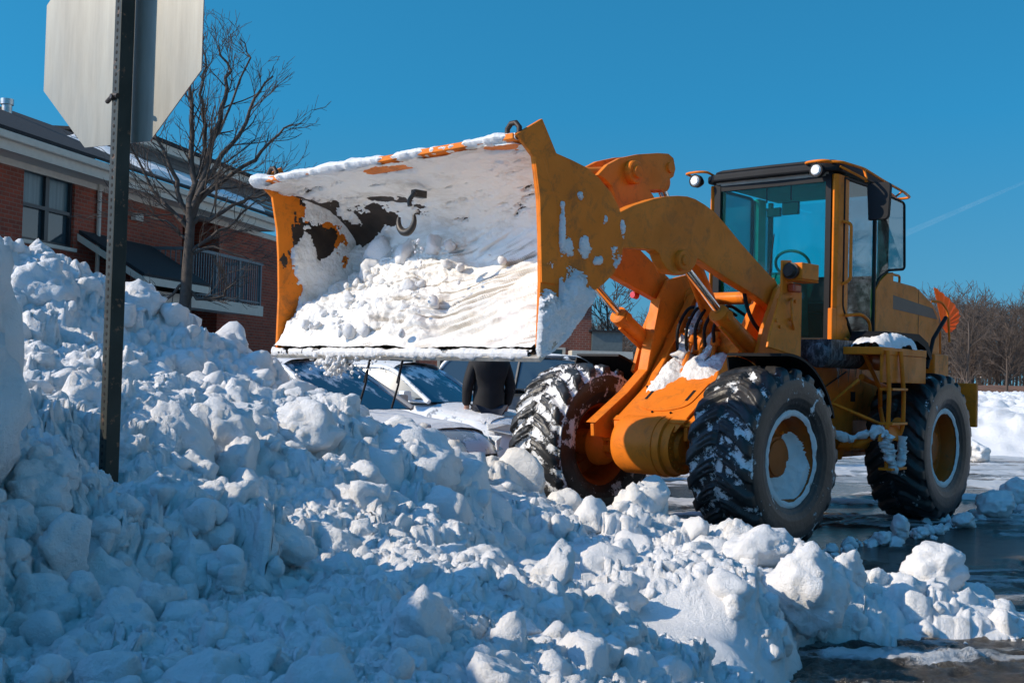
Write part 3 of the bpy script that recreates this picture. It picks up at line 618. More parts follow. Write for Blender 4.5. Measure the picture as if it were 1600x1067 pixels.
# slimmer outline from the photograph's own edge points
ap = [(1065,306.5),(1040,307),(1021,311),(990,321.5),(970,331)]
for s_ in (1, -1):
    la = bpy.data.objects.new('lift_arm', None); C.objects.link(la); la.parent = loader
    y0, y1 = (.50, .60) if s_ > 0 else (-.60, -.50)
    mb = MB(); top = [(1223,455),(1209,436),(1184,409),(1159,381),(1137,354),(1118,332),(1102,320),(1087,311),(1075,307),(1060,306),(1040,307),(1021,311),(990,321),(970,331)]
    bot = [(968,388),(985,388),(1006,389),(1023,391),(1030,397),(1034,408),(1042,420),(1053,428),(1068,430),(1080,424),(1088,412),(1090,404),(1109,417),(1143,439),(1184,464),(1201,478),(1214,488),(1228,485),(1234,470)]
    def lx(px, py, yy=.6):
        r = ray(px, py); o_ = np.array(LO); t = ((o_-CO)@LL+yy)/(r@LL); P = CO+t*r-o_; return (float(P@LF), float(P[2]))
    poly = [lx(*p) for p in top]+[(1.95, 2.68), (2.12, 2.55), (2.12, 2.38), (1.95, 2.32)]+[lx(*p) for p in bot]
    mb.prism(poly, y0, y1); mb.build('arm_plate', M_or, la, bevel=.008)
    mb = MB(); px_, pz_ = lx(1064, 407); yo = .60*s_
    for (xx, zz, r0) in ((px_, pz_, .085), (-.90, 2.16, .09)):
        mb.cyl((xx, s_*.595, zz), (xx, s_*.64, zz), [(0, r0), (.7, r0), (1, r0*.93)], 28); mb.cyl((xx, s_*.64, zz), (xx, s_*.655, zz), [(0, r0*.55), (1, r0*.5)], 20); mb.cyl((xx, s_*.40, zz), (xx, s_*.505, zz), [(0, r0*1.2), (1, r0*1.2)], 28)
    mb.build('pin_boss', M_or, la, smoothang=40, bevel=.004)
mb = MB(); mb.cyl((1.0, -.50, 2.62), (1.0, .50, 2.62), [(0, .10), (1, .10)], 28); mb.slab([(1.15, -.5, 2.70), (1.15, .5, 2.70), (.85, .5, 2.70), (.85, -.5, 2.70)], (0, 0, -.16)); lp('arm_crossmember', mb, M_or, smoothang=40)
# near-arm flange that shows as the lit lower lip of the far arm
# ---- lift cylinders
def cyls(name, a, g, b, rr_, rb, y, par=loader):
    cy_ = bpy.data.objects.new(name, None); C.objects.link(cy_); cy_.parent = par
    A = (a[0], y, a[1]); G = (g[0], y, g[1]); B = (b[0], y, b[1])
    mb = MB(); mb.cyl(A, (g[0]+(b[0]-g[0])*.2, y, g[1]+(b[1]-g[1])*.2), [(0, rr_), (1, rr_)], 20); mb.build('rod', M_chrome, cy_, smoothang=40)
    mb = MB(); mb.cyl(G, B, [(0, rb*.55), (.01, rb*.9), (.02, rb*1.12), (.16, rb*1.15), (.17, rb), (.94, rb), (1, rb*.9)], 28)
    v = (Vector(B)-Vector(G)).normalized(); g2 = Vector(G)+v*.07; mb.cyl(tuple(g2-Vector((0, rb*1.3, 0))), tuple(g2+Vector((0, rb*1.3, 0))), [(0, rb*.55), (1, rb*.55)], 14)
    mb.cyl((b[0], y-.09, b[1]), (b[0], y+.09, b[1]), [(0, rb*1.25), (1, rb*1.25)], 24); mb.cyl((a[0], y-.06, a[1]), (a[0], y+.06, a[1]), [(0, rb*1.1), (1, rb*1.1)], 24)
    mb.build('barrel', M_or, cy_, smoothang=40); mb = MB()
    n_ = Vector((-v.z, 0, v.x)); n_ = -n_ if n_.z < 0 else n_
    mb.tube([tuple(Vector(G)+v*.1-n_*rb*1.25), tuple(Vector(B)-v*.12-n_*rb*1.35)], .016, 8)
    mb.build('oil_pipe', M_or, cy_, smoothang=40)
cyls('lift_cylinder', (.61, 2.36), (.06, 1.97), (-.66, 1.59), .036, .075, .55)
cyls('lift_cylinder', (.61, 2.36), (.06, 1.97), (-.66, 1.59), .036, .075, -.55)
cyls('tilt_cylinder', (.20, 3.12), (-.10, 2.75), (-.70, 1.95), .042, .085, .0)
# ---- bell crank
bc = bpy.data.objects.new('tilt_lever', None); C.objects.link(bc); bc.parent = loader
def lxx(px, py, yy): return lx(px, py, yy)
crk = [(937,273),(952,257),(971,247),(999,241),(1031,239),(1047,240),(1055,247),(1058,264),(1055,276),(1045,283),(1041,296),(1018,297),(1027,312),(1010,345),(980,345),(968,330),(964,310),(959,292),(948,280)]
poly = [lxx(*p, .16) for p in crk]
mb = MB(); mb.prism(poly, .10, .145); mb.prism(poly, -.145, -.10); mb.build('lever_plate', M_or, bc, bevel=.006)
mb = MB(); ex, ez = lxx(988, 270, .16)
mb.cyl((ex, -.16, ez), (ex, .16, ez), [(0, .095), (1, .095)], 28); mb.cyl((ex, .16, ez), (ex, .21, ez), [(0, .10), (.8, .10), (1, .09)], 28); mb.cyl((ex, .21, ez), (ex, .235, ez), [(0, .055), (1, .05)], 24)
ex2, ez2 = lxx(1049, 262, .16); mb.cyl((ex2, -.155, ez2), (ex2, .165, ez2), [(0, .05), (.9, .05), (1, .045)], 24); mb.build('pin_boss', M_or, bc, smoothang=40)
mb = MB(); mb.tube([(ex, 0, ez), (1.7, 0, 2.95), (2.35, 0, 2.62)], .07, 14); mb.build('link_rod', M_or, bc, smoothang=50)
# ---- bucket
bk = bpy.data.objects.new('bucket', None); C.objects.link(bk); bk.parent = loader
plate = [(3.44,2.82),(3.22,2.95),(3.085,2.76),(2.94,2.74),(2.80,2.715),(2.67,2.665),(2.55,2.59),(2.46,2.50),(2.415,2.40),(2.40,2.30),(2.42,2.18),(2.50,2.06),(2.60,1.985),(2.68,1.94),(2.81,1.83),(2.97,1.66),(3.06,1.56),(3.19,1.512),(3.205,1.56),(3.20,1.95),(3.215,2.25),(3.235,2.46),(3.29,2.71)]
BY = 1.40
for s_ in (1, -1): mb = MB(); mb.prism(plate, s_*(BY-.028) if s_ > 0 else -BY, s_*BY if s_ > 0 else -BY+.028); mb.build('side_plate', M_or2, bk, bevel=.004)
sh = [(3.43,2.80),(3.25,2.775),(3.05,2.73),(2.90,2.70),(2.78,2.67),(2.66,2.61),(2.56,2.535),(2.485,2.45),(2.45,2.36),(2.44,2.27),(2.465,2.18),(2.53,2.09),(2.62,2.01),(2.70,1.95),(2.83,1.845),(2.98,1.69),(3.08,1.60),(3.21,1.512)]
S = np.array(sh); sg_ = np.concatenate([[0], np.cumsum(np.hypot(*np.diff(S, axis=0).T))]); SL = sg_[-1]
def shp(s_): return np.stack([np.interp(s_, sg_, S[:, 0]), np.interp(s_, sg_, S[:, 1])], -1)
ss = np.linspace(0, SL, 70); Pp = shp(ss); tg = np.gradient(Pp, axis=0); tg /= np.linalg.norm(tg, axis=1)[:, None]; nI = np.stack([-tg[:, 1], tg[:, 0]], -1)
if nI[35, 0] < 0: nI = -nI
def nin(s_): return np.stack([np.interp(s_, ss, nI[:, 0]), np.interp(s_, ss, nI[:, 1])], -1)
pl_in = [tuple(p) for p in Pp]; pl_out = [tuple(p) for p in (Pp-nI*.022)]
mb = MB(); mb.prism(pl_in+pl_out[::-1], -BY+.030, BY-.030); mb.build('shell', M_rust, bk, smoothang=40)
mb = MB(); e0 = shp(SL); mb.prism([(e0[0]+.02, e0[1]-.02), (e0[0]-.14, e0[1]+.10), (e0[0]-.155, e0[1]+.075), (e0[0]+.00, e0[1]-.048)], -BY-.03, BY+.03); mb.build('cutting_edge', M_steel, bk, bevel=.004)
mb = MB(); mb.prism([(3.445, 2.795), (3.445, 2.83), (3.25, 2.80), (3.25, 2.765)], -BY+.03, BY-.03); mb.build('top_lip', M_or2, bk, bevel=.004)
mb = MB(); mb.prism([(3.20, 1.95), (3.235, 2.46), (3.29, 2.71), (3.21, 2.70), (3.09, 2.46), (3.06, 1.95)], BY, BY+.012); mb.build('wear_strip', M_or2, bk, bevel=.004)
for y in (1.33, -1.22):
    mb = MB(); mb.tube([(3.40, y-.05, 2.80), (3.40, y-.05, 2.87), (3.40, y-.02, 2.90), (3.40, y+.02, 2.90), (3.40, y+.05, 2.87), (3.40, y+.05, 2.80)], .017, 10)
    mb.build('lifting_eye', M_rust, bk, smoothang=60)
# grab hook welded to the shell, hanging into the mouth
sk = .42; hk = shp(sk); nk = nin(sk); HX, HZ, HY = hk[0]+nk[0]*.08, hk[1]+nk[1]*.08, .0
def bpix(px, py, yy=0): return lx(px, py, yy)
mb = MB(); mb.box(HX-.07, HX+.035, HY+.01, HY+.06, HZ-.03, HZ+.02)
mb.tube(rnd([(HX+.04, HY+.06, HZ), (HX+.06, HY+.02, HZ-.06), (HX+.06, HY+.03, HZ-.10)], .03, 4), .016, 8)
mb.tube([(HX+.07, HY+.01+.085*math.cos(t), HZ-.20+.085*math.sin(t)) for t in np.linspace(.35, -3.5, 18)], [.012+.016*math.sin(k/17*math.pi) for k in range(18)], 10); mb.build('grab_hook', M_dk, bk, smoothang=60)
# snow plastered over the inside of the shell, with scraped-off gaps
def tin(s_, y):
    n_ = fbm(s_*3.2, y*2.4, 1., 5, .6); n2_ = fbm(s_*14, y*9, 2., 4, .6)
    t = .022+.020*n_+.012*n2_
    hole = np.exp(-(((y+.93+.25*(s_-.75))/.30)**2+((s_-.78)/.17)**2)**2)*1.0
    hole = np.maximum(hole, np.exp(-(((y+1.33)/.15)**2+((s_-.95)/.55)**2)**2))
    stx = fbm(s_*16+y*3, y*3.2, 31., 5, .68); hole = np.maximum(hole, .85*smooth((stx-.18)/.22)*smooth((1.02-s_)/.1)*smooth((s_-.12)/.1)*(.55+.45*smooth((-y+.2)/.8)))
    hole = np.maximum(hole, .95*np.exp(-(((y+1.12)/.16)**2+((s_-.80)/.30)**2)**2)); hole = np.maximum(hole, .8*np.exp(-(((y+.55)/.28)**2+((s_-.62-.15*(y+.55))/.05)**2)))
    hole = np.maximum(hole, .9*np.exp(-(((y-.04)/.22)**2+((s_-.13)/.08)**2)**2)); hole = np.maximum(hole, .9*np.exp(-(((y-1.2)/.14)**2+((s_-.07)/.06)**2)**2))
    br = fbm(s_*7+9, y*5, 5., 5, .65)
    t = t-hole*(.055+.20*(br+.05))
    fl = smooth((s_-1.02)/.18)                                   # the floor carries a thicker load
    t = t+fl*(.035+.02*fbm(s_*5, y*4, 7., 3))
    # diagonal scrape marks on the floor
    sc_ = vn((y*1.0+s_*2.2)*13, (y-s_)*1.3, 3.); t = t-fl*.036*smooth((sc_-.05)/.4)*smooth((y+.35)/.3)*smooth((SL-.03-s_)/.1)
    hp_ = smooth((s_-1.0)/.12)*smooth((.12-y+.25*(s_-1.2)+.12*n_)/.25)*smooth((SL-s_)/.22)
    lump = np.abs(fbm(s_*6, y*5, 11., 4, .6)); t = t+hp_*(.060+.07*fbm(s_*3, y*2.5, 13., 3)+.028*(1-lump*3))*smooth((y+1.42)/.1)
    return t
sv = np.linspace(0, SL, 330); yv = np.linspace(-BY+.03, BY-.03, 560)
M_bsnow = NT('dirty_packed_snow'); q = M_bsnow; d_ = q.ramp(q.noise(3.2, 9, .74, q.co((1, .6, 1.6)), .5), .50, .72); d2_ = q.ramp(q.noise(8, 8, .75, q.co((1, .45, 1.6)), .3), .60, .70)
c_ = q.mix(q.math('MULTIPLY', d_, .75), (.86, .83, .78, 1), (.44, .36, .26, 1)); c_ = q.mix(q.math('MULTIPLY', q.math('MULTIPLY', d_, d2_), .85), c_, (.07, .055, .04, 1)); ac_ = q.n('Attribute', attribute_name='scrape'); c_ = q.mix(q.math('MULTIPLY', ac_.outputs['Fac'], .75), c_, (.26, .20, .13, 1)); q.base(c_); q.rough(.6); q.bump(q.math('ADD', q.noise(14, 7, .7), q.math('MULTIPLY', q.noise(60, 4), .3)), .5, .03); M_bsnow = M_bsnow.m
def Pin(s_, y): p = shp(s_); return np.stack([p[..., 0], y, p[..., 1]], -1)
def Nin(s_, y): p = nin(s_); return np.stack([p[..., 0], 0*y, p[..., 1]], -1)
def scr(s_, y): a = fbm((y+s_*2.2)*15, (y-s_)*1.6, 3., 4, .6); return smooth((a-.02)/.25)*smooth((s_-1.10)/.15)*smooth((y+.55+.3*vn(y*2, s_*3, 5.))/.35)*smooth((fbm(y*2.2, s_*2.2, 9., 3)+.18)/.2)
sheet('snow_crust', Pin, Nin, sv, yv, tin, M_bsnow, bk, scr)
# rime hanging along the top lip
mb_items = []
tl = np.linspace(-BY, BY-.02, 500); vv = np.linspace(0, 2*math.pi, 12); TT, VV_ = np.meshgrid(tl, vv, indexing='ij')
rr = .030+.016*fbm(TT*6, VV_*.0, 1., 4)+.008*fbm(TT*25, np.cos(VV_), np.sin(VV_), 3)+.03*np.exp(-((TT+1.36)/.10)**2)+.018*np.exp(-((TT+.35)/.25)**2)
GP = np.stack([3.40+rr*1.9*np.cos(VV_), TT, 2.815+rr*np.sin(VV_)], -1)
grid('snow_rime', GP, M_snowc, mask=(rr > .014), parent=bk)
rr = .018+.013*fbm(TT*5+9, VV_*0., 4., 4, .6)+.007*fbm(TT*25+5, np.cos(VV_), np.sin(VV_), 3)
grid('snow_rime', np.stack([e0[0]+.010+rr*1.1*np.cos(VV_), TT, e0[1]+.004+rr*1.7*np.sin(VV_)], -1), M_snowc, mask=(rr > .014), parent=bk)
# snow clinging to the outside of the near side plate
def inpoly(px, pz, poly):
    r = np.zeros_like(px, bool); j = len(poly)-1
    for i in range(len(poly)):
        xi, zi_ = poly[i]; xj, zj = poly[j]
        c = ((zi_ > pz) != (zj > pz)) & (px < (xj-xi)*(pz-zi_)/(zj-zi_+1e-12)+xi); r ^= c; j = i
    return r
gxs = np.linspace(2.36, 3.30, 300); gzs = np.linspace(1.46, 2.9, 420); GX, GZ = np.meshgrid(gxs, gzs, indexing='ij')
nz = fbm(GX*9, GZ*9, 1., 6, .72)*1.5
reg = np.minimum((2.02+.16*nz-.30*(3.20-GX)*0-GZ)/.06, 1)
reg = np.where(GX > 3.03, np.minimum((1.88+.10*nz-GZ)/.05, 1), reg)                     # bare strip by the cheek edge stays higher
blob = lambda cx, cz, rx, rz: 1-((GX-cx)/rx)**2-((GZ-cz)/rz)**2+nz*1.9
spots = np.maximum.reduce([blob(2.47, 2.13, .06, .12), blob(2.80, 2.20, .05, .06), blob(2.86, 2.52, .022, .03), blob(2.60, 2.40, .03, .04), blob(3.02, 2.28, .018, .14), blob(3.14, 2.04, .05, .05), blob(2.42, 2.36, .025, .06), blob(2.98, 2.12, .07, .10), blob(2.66, 2.13, .05, .025)])
bare = 1-((GX-2.60)/.17)**2-((GZ-2.00)/.12)**2+nz*.8
reg = np.where(bare > 0, np.minimum(reg, -bare), reg)
thk = .012+.045*np.clip(reg, -1, 1)*(1+.5*nz)+.02*fbm(GX*12, GZ*12, 5., 4)-.012
t1 = np.where(reg > 0, np.maximum(thk, .004), -1); t1 = np.where(spots > .30, np.maximum(t1, .010+.012*np.clip(spots-.30, 0, 1)), t1)
ins = inpoly(GX, GZ, [(x+(.02 if z < 1.9 else 0)*(1 if x > 3 else -1), z-(.02 if z < 1.7 else 0)) for x, z in plate]); t1 = np.where(ins, t1, -1)
_g = fbm(GX*4+3, GZ*4, 8., 6, .68); far_ = .6*_g+.30+ .45*smooth((2.30-GZ)/.3)-1.2*smooth((GX-3.02-.16*_g)/.08)-.8*np.exp(-(((GX-2.78)/.16)**2+((GZ-2.42)/.16)**2))
t2 = np.where(inpoly(GX, GZ, plate), np.where(far_ > 0, .006+.035*np.clip(far_, 0, 1)+.015*fbm(GX*12, GZ*12, 15., 3), -1), -1)
grid('snow_crust', np.stack([GX, -BY+.03+np.maximum(t2, 0), GZ], -1)[:, ::-1], M_bsnow, mask=(t2 > 0)[:, ::-1], parent=bk)
tst = fbm(GX*5, GZ*5, 21., 5, .7)+.55-2.6*np.hypot((GX-2.86)/1., (GZ-2.40)/1.6); t3 = np.where(inpoly(GX, GZ, plate) & (tst > 0), .0025, -1)
grid('rust_stain', np.stack([GX, -BY+.029+np.maximum(t3, 0), GZ], -1)[:, ::-1], M_rust, mask=(t3 > 0)[:, ::-1], parent=bk)
grid('snow_crust', np.stack([GX, BY+np.maximum(t1, .0), GZ], -1), M_snowc, mask=(t1 > 0), parent=bk)
# broken snow load lying on the bucket floor: a thing of its own
it = []
def onfloor(s_, y, h): p = shp(s_)+nin(s_)*h; return np.array(LO)+LF*p[0]+LL*y+np.array([0, 0, p[1]])
for k in range(90):
    y = random.gauss(-.62, .42); s_ = random.uniform(1.10, SL-.03); rr = random.choice([.012, .02, .03, .045])*random.uniform(.7, 1.3)
    if not -1.15 < y < .5: continue
    p = onfloor(s_, y, .10+random.random()*.05); it.append((p[0], p[1], p[2], rr, 2))
for (s_, y, h, rr) in [(1.22,-.62,.12,.13),(1.42,-.98,.08,.12),(1.33,-.40,.08,.09),(1.12,-.30,.10,.09),(1.16,-.95,.10,.11)]:
    p = onfloor(s_, y, h); it.append((p[0], p[1], p[2], rr, 3))
o = scatter('snow_load', it, M_snowc); tag(o, kind='stuff')
it = []
for k in range(190):
    y = random.gauss(-.62, .10) if k < 110 else random.uniform(-1.45, .0); dz = random.random()**1.5*.18; p = np.array(LO)+LF*(3.2+random.gauss(0, .04))+LL*y+np.array([0, 0, 1.50-dz]); it.append((p[0], p[1], p[2], .004+.008*random.random()*(2.8 if k < 110 else 1), 2))
for k in range(60):
    p = np.array(LO)+LF*3.1+LL*(.13+random.gauss(0, .03))+np.array([0, 0, 2.3-random.random()*.5]); it.append((p[0], p[1], p[2], .004+.008*random.random()**3, 2))
tag(scatter('falling_snow', it, M_snowc), kind='stuff')
# ---- front fenders, lamp brackets
def fender(cx, cy, T, a0, a1, mat, par, w0=.26):
    th = np.linspace(a0, a1, 26); r0, r1 = .84, .862; V = []
    for t in th:
        for r, yy in ((r0, -w0), (r1, -w0), (r1, w0), (r0, w0), (r0-.0, w0)): V.append((cx+r*math.cos(t), cy+yy, WR+r*math.sin(t)))
    n_ = 5; F = []
    for i in range(len(th)-1):
        for k in range(4): F.append((i*n_+k, i*n_+(k+1), (i+1)*n_+k+1, (i+1)*n_+k))
        F.append((i*n_+3, i*n_, (i+1)*n_, (i+1)*n_+3))
    F += [(0, 1, 2, 3), tuple(i+(len(th)-1)*n_ for i in (3, 2, 1, 0))]
    mb = MB(T); mb.add(V, F)
    mb.prism([(cx+.83*math.cos(t), WR+.83*math.sin(t)) for t in th]+[(cx+.55*math.cos(t), WR+.68*math.sin(t)) for t in th[::-1]], cy-w0-.01, cy-w0+.005)
    return lp('fender', mb, mat, par, smoothang=40)
fender(0, .95, None, 1.45, 2.75, M_blk, loader); fender(0, -.95, None, 1.75, 2.75, M_blk, loader)
for s_ in (1,):
    hb = bpy.data.objects.new('headlight_bracket', None); C.objects.link(hb); hb.parent = loader; yb = .97*s_
    mb = MB(); pts_ = [(-.27, 2.15), (-.60, 2.17), (-.60, 1.60), (-.06, 1.67), (-.10, 1.80)]; mb.prism(pts_, yb-.012, yb+.012); mb.prism([(-.27, 2.12), (-.27, 2.42), (-.42, 2.43), (-.44, 2.12)], yb-.012, yb+.012); mb.box(-.34, -.30, yb-.06, yb-.012, 1.68, 2.1); mb.build('bracket_plate', M_or, hb, bevel=.008)
    mb = MB(); mb.box(-.62, -.34, yb-.02+.01, yb+.16, 2.26, 2.40); mb.box(-.64, -.34, yb-.01, yb+.15, 2.245, 2.26); mb.build('headlight_housing', M_or, hb, bevel=.015)
    mb = MB(); mb.cyl((-.35, yb+.07, 2.33), (-.26, yb+.07, 2.33), [(0, .065), (.6, .072), (.61, .06), (1, .05)], 20); mb.build('headlight', M_dk, hb, smoothang=40)
    am = NT('amber_lens'); am.base((.40, .05, .012, 1)); am.rough(.12)
    mb = MB(); mb.box(-.46, -.34, yb+.015, yb+.09, 2.15, 2.225); mb.build('marker_lamp', am.m, hb, bevel=.015)
    mb = MB(); mb.tube(rnd([(-.42, yb+.02, 2.10), (-.36, yb+.05, 2.07), (-.38, yb+.05, 1.90), (-.46, yb+.02, 1.84)], .05, 4), .012, 8)
    for (x, z) in ((-.18, 1.90), (-.24, 1.85), (-.40, 1.92), (-.48, 2.08)): mb.cyl((x, yb+.01, z), (x, yb+.028, z), [(0, .016), (1, .016)], 8)
    mb.build('lamp_cable', M_or2, hb, smoothang=40)
# far round mirror/work lamp behind the far wheel, red lamp
# ================= rear frame
rf = MB(RR)
rf.box(-3.0, .30, -.38, .38, .62, 1.05); rf.box(-1.3, .25, -.50, .50, 1.0, 1.66)
o_rf = lp('rear_frame', rf, M_or2, bevel=.008)
mb = MB(RR); mb.prism([(.05, 1.62), (-.95, 1.62), (-.95, .95), (-.70, .62), (.02, .62)], .50, .53); mb.build('side_panel', M_or, o_rf, bevel=.005)
mb = MB(RR); mb.box(-.98, -.88, .53, .536, 1.20, 1.30); mb.box(-.30, -.26, .53, .536, 1.22, 1.30); mb.tube([(-.05, .545, 1.1), (-.25, .56, 1.35), (-.7, .56, 1.5)], .008, 6); mb.build('panel_hole', M_blk, o_rf)
mb = MB(RR); mb.cyl((-.2, 0, .60), (-1.3, 0, .60), [(0, .13), (.5, .13), (.52, .19), (1, .19)], 24); mb.cyl((-1.5, -1., .757), (-1.5, 1., .757), [(0, .11), (.4, .10), (.45, .2), (.55, .2), (.6, .10), (1, .11)], 24); mb.build('driveline', M_or2, o_rf, smoothang=40)
mb = MB(RR); mb.cyl((-.45, .70, .80), (-1.05, .70, .80), [(0, .075), (1, .075)], 20); mb.tube(rnd([(-.95, .75, .80), (-1.0, .95, .95), (-.70, 1.1, 1.02)], .1, 5), .05, 12); mb.cyl((-.40, .70, .80), (-.46, .70, .80), [(0, .05), (1, .05)], 16); mb.build('steering_cylinder', M_or2, o_rf, smoothang=40)
mb = MB(RR); mb.cyl((.28, .72, 1.64), (-.55, .72, 1.64), [(0, .09), (.02, .115), (.98, .115), (1, .1)], 24); mb.box(.24, -.5, .50, .84, 1.60, 1.79); mb.build('air_tank', M_frost, o_rf, smoothang=40)
mb = MB(RR); mb.cyl((-.55, .80, 1.62), (-1.2, .80, 1.62), [(0, .10), (.9, .10), (1, .08)], 24); mb.tube([(-.3, .9, 1.45), (-.9, .9, 1.35), (-1.3, .7, 1.3)], .03, 8); mb.tube([(-.25, .93, 1.7), (-.55, .98, 1.35), (-.75, .9, 1.15), (-.25, 1.15, .98)], .022, 8); mb.build('tank_tube', M_or, o_rf, smoothang=40)
mb = MB(RR); mb.box(-2.95, -1.2, -.5, .5, 1.0, 1.62); mb.box(-3.35, -2.9, -.62, .62, .55, 1.75); mb.build('engine_bay', M_or2, o_rf, bevel=.02)
mb = MB(RR); mb.box(-2.42, -2.36, .75, 1.28, .95, 1.42); mb.box(-3.1, -2.36, .6, .78, 1.0, 1.4); mb.build('rear_bumper', M_or, o_rf, bevel=.01)
# ---- cab
cab = bpy.data.objects.new('cab', None); C.objects.link(cab); cab.parent = loader
fx0, rx0, hw, zb_, zt_ = -.12, -1.37, .69, 1.80, 3.40
mb = MB(RR)
mb.prismz([(fx0+.02, hw-.01), (fx0-.02, hw+.02), (fx0-.26, hw+.02), (fx0-.26, hw-.06), (fx0-.02, hw-.06)], zb_, zt_)      # near front pillar
mb.prismz([(fx0+.02, -hw+.01), (fx0-.02, -hw-.02), (fx0-.20, -hw-.02), (fx0-.20, -hw+.06), (fx0-.02, -hw+.04)], zb_, zt_)
mb.prism([(-1.02, zb_), (-1.46, zb_), (-1.46, 2.56), (-1.30, 2.53), (-1.12, 2.44), (-1.02, 2.34)], hw-.03, hw+.03)
mb.prism([(-1.02, zb_), (-1.46, zb_), (-1.46, 2.56), (-1.30, 2.53), (-1.12, 2.44), (-1.02, 2.34)], -hw-.03, -hw+.03)
mb.prism([(-.26, 2.10), (-.48, 1.84), (-1.05, 1.84), (-1.05, 1.78), (-.05, 1.78), (-.05, 2.1)], hw-.03, hw+.018)
mb.prism([(-.26, 2.10), (-.48, 1.84), (-1.05, 1.84), (-1.05, 1.78), (-.05, 1.78), (-.05, 2.1)], -hw-.018, -hw+.03)
mb.build('pillar', M_or, cab, bevel=.008)
mb = MB(RR); mb.prismz([(fx0+.022, hw-.04), (fx0+.022, hw-.095), (fx0-.03, hw-.095), (fx0-.03, hw-.04)], zb_, zt_); mb.prismz([(fx0+.022, -hw+.05), (fx0+.022, -hw+.12), (fx0-.03, -hw+.12), (fx0-.03, -hw+.05)], 2.0, zt_)
mb.box(fx0-.05, fx0+.015, -hw+.04, hw-.04, 3.33, 3.42)
# door and window gaskets
dr = [(-.27, 3.38), (-.27, 2.12), (-.50, 1.86), (-1.0, 1.86), (-1.0, 3.38)]
for s_ in (1, -1):
    mb.tube(rnd([(x, s_*(hw+.012), z) for x, z in dr+[dr[0]]], .05, 4), .018, 6)
    qr = rnd([(-1.02, 3.36), (-1.02, 2.36), (-1.14, 2.48), (-1.34, 2.57), (-1.60, 2.60), (-1.58, 3.30), (-1.02, 3.36)], .04, 4); mb.tube([(p[0], s_*(hw+.012+max(0, (-1.3-p[0]))*.25), p[1]) for p in qr], .014, 6)
mb.box(rx0-.02, rx0+.03, -.69, -.65, 1.8, 3.38); mb.box(rx0-.02, rx0+.05, .60, .69, 2.5, 3.38)
mb.build('window_gasket', M_blk, cab, smoothang=50)
rz = lambda x, y: (x, y)
mb = MB(RR); ro = rnd([(-.02, -.60), (.0, .0), (-.02, .60), (-.10, .74), (-1.15, .72), (-1.60, .55), (-1.60, -.55), (-1.15, -.72), (-.10, -.74), (-.02, -.60)], .06, 4)
mb.prismz([(p[0], p[1]) for p in ro[:-1]], 3.42, 3.50); mb.prismz([(p[0]*.93-.06, p[1]*.92) for p in ro[:-1]], 3.50, 3.545); mb.build('roof', M_blk, cab, bevel=.02)
mb = MB(RR); mb.box(-1.45, -.1, -.62, .62, 3.385, 3.42); mb.build('roof_liner', simple('liner_grey', (.30, .27, .22), .8), cab)
mb = MB(RR); mb.slab([(fx0, -hw+.10, 3.36), (fx0, hw-.06, 3.36), (fx0-.04, hw-.06, 1.82), (fx0-.04, -hw+.10, 1.82)], (-.006, 0, 0)); mb.build('windshield', M_glass, cab)
mb = MB(RR); mb.slab([(rx0, -.64, 3.34), (rx0, .60, 3.34), (rx0, .60, 2.52), (rx0, -.64, 2.52)], (-.006, 0, 0)); mb.build('rear_window', M_glassl, cab)
for s_ in (1, -1):
    mb = MB(RR); mb.prism([(x, z) for x, z in dr], s_*(hw+.004), s_*(hw+.010)); mb.build('door', M_glassd, cab)
    mb = MB(RR); V = [(-1.02, 3.36), (-1.02, 2.36), (-1.14, 2.48), (-1.34, 2.57), (-1.60, 2.60), (-1.58, 3.30)]; mb.slab([(x, s_*(hw+.006+max(0, (-1.3-x))*.25), z) for x, z in V], (0, s_*.006, 0)); mb.build('quarter_window', M_glassd, cab)
mb = MB(RR); mb.box(-1.46, -.14, -.66, .66, 1.76, 1.82); mb.box(-1.42, -1.36, -.65, .62, 1.8, 2.52); mb.build('floor', M_blk, cab)
mb = MB(RR); mb.prismz([(-1.18, -.685), (-1.02, -.685), (-1.02, -.63), (-1.18, -.63)], 1.82, 3.38); mb.build('inner_post', simple('cream_trim', (.45, .40, .30), .7), cab)
mb = MB(RR)   # dash cowl and console
mb.prism([(-.18, 1.85), (-.18, 2.30), (-.24, 2.46), (-.42, 2.50), (-.50, 2.44), (-.55, 1.85)], -.26, .22)
for k in range(6): mb.prism([(-.17, 2.28), (-.235, 2.475), (-.25, 2.475), (-.185, 2.28)], -.22+k*.07, -.20+k*.07)
mb.cyl((-.45, 0, 2.4), (-.60, 0, 2.58), [(0, .02), (1, .02)], 8); mb.tube([(-.60+.10*math.sin(t)*.6, .19*math.cos(t), 2.60+.13*math.sin(t)) for t in np.linspace(0, 6.28, 25)[:-1]], .016, 8, closed=True)
mb.build('dashboard', simple('dash_grey', (.06, .055, .05), .6), cab, bevel=.01)
mb = MB(RR); mb.prism(rnd([(-.80, 2.10), (-.80, 2.22), (-1.15, 2.20), (-1.30, 2.95), (-1.40, 2.95), (-1.32, 2.10)], .06, 4) and [(p[0], p[1]) for p in rnd([(-.80, 2.10), (-.80, 2.22), (-1.15, 2.20), (-1.22, 2.52), (-1.32, 2.52), (-1.32, 2.10), (-.80, 2.10)], .05, 4)[:-1]], -.25, .25); mb.box(-1.2, -.9, -.2, .2, 1.82, 2.1); mb.box(-.95, -.75, -.42, -.30, 1.9, 2.5); mb.box(-.95, -.75, .30, .42, 1.9, 2.45); mb.build('driver_seat', M_blk, cab, bevel=.02)
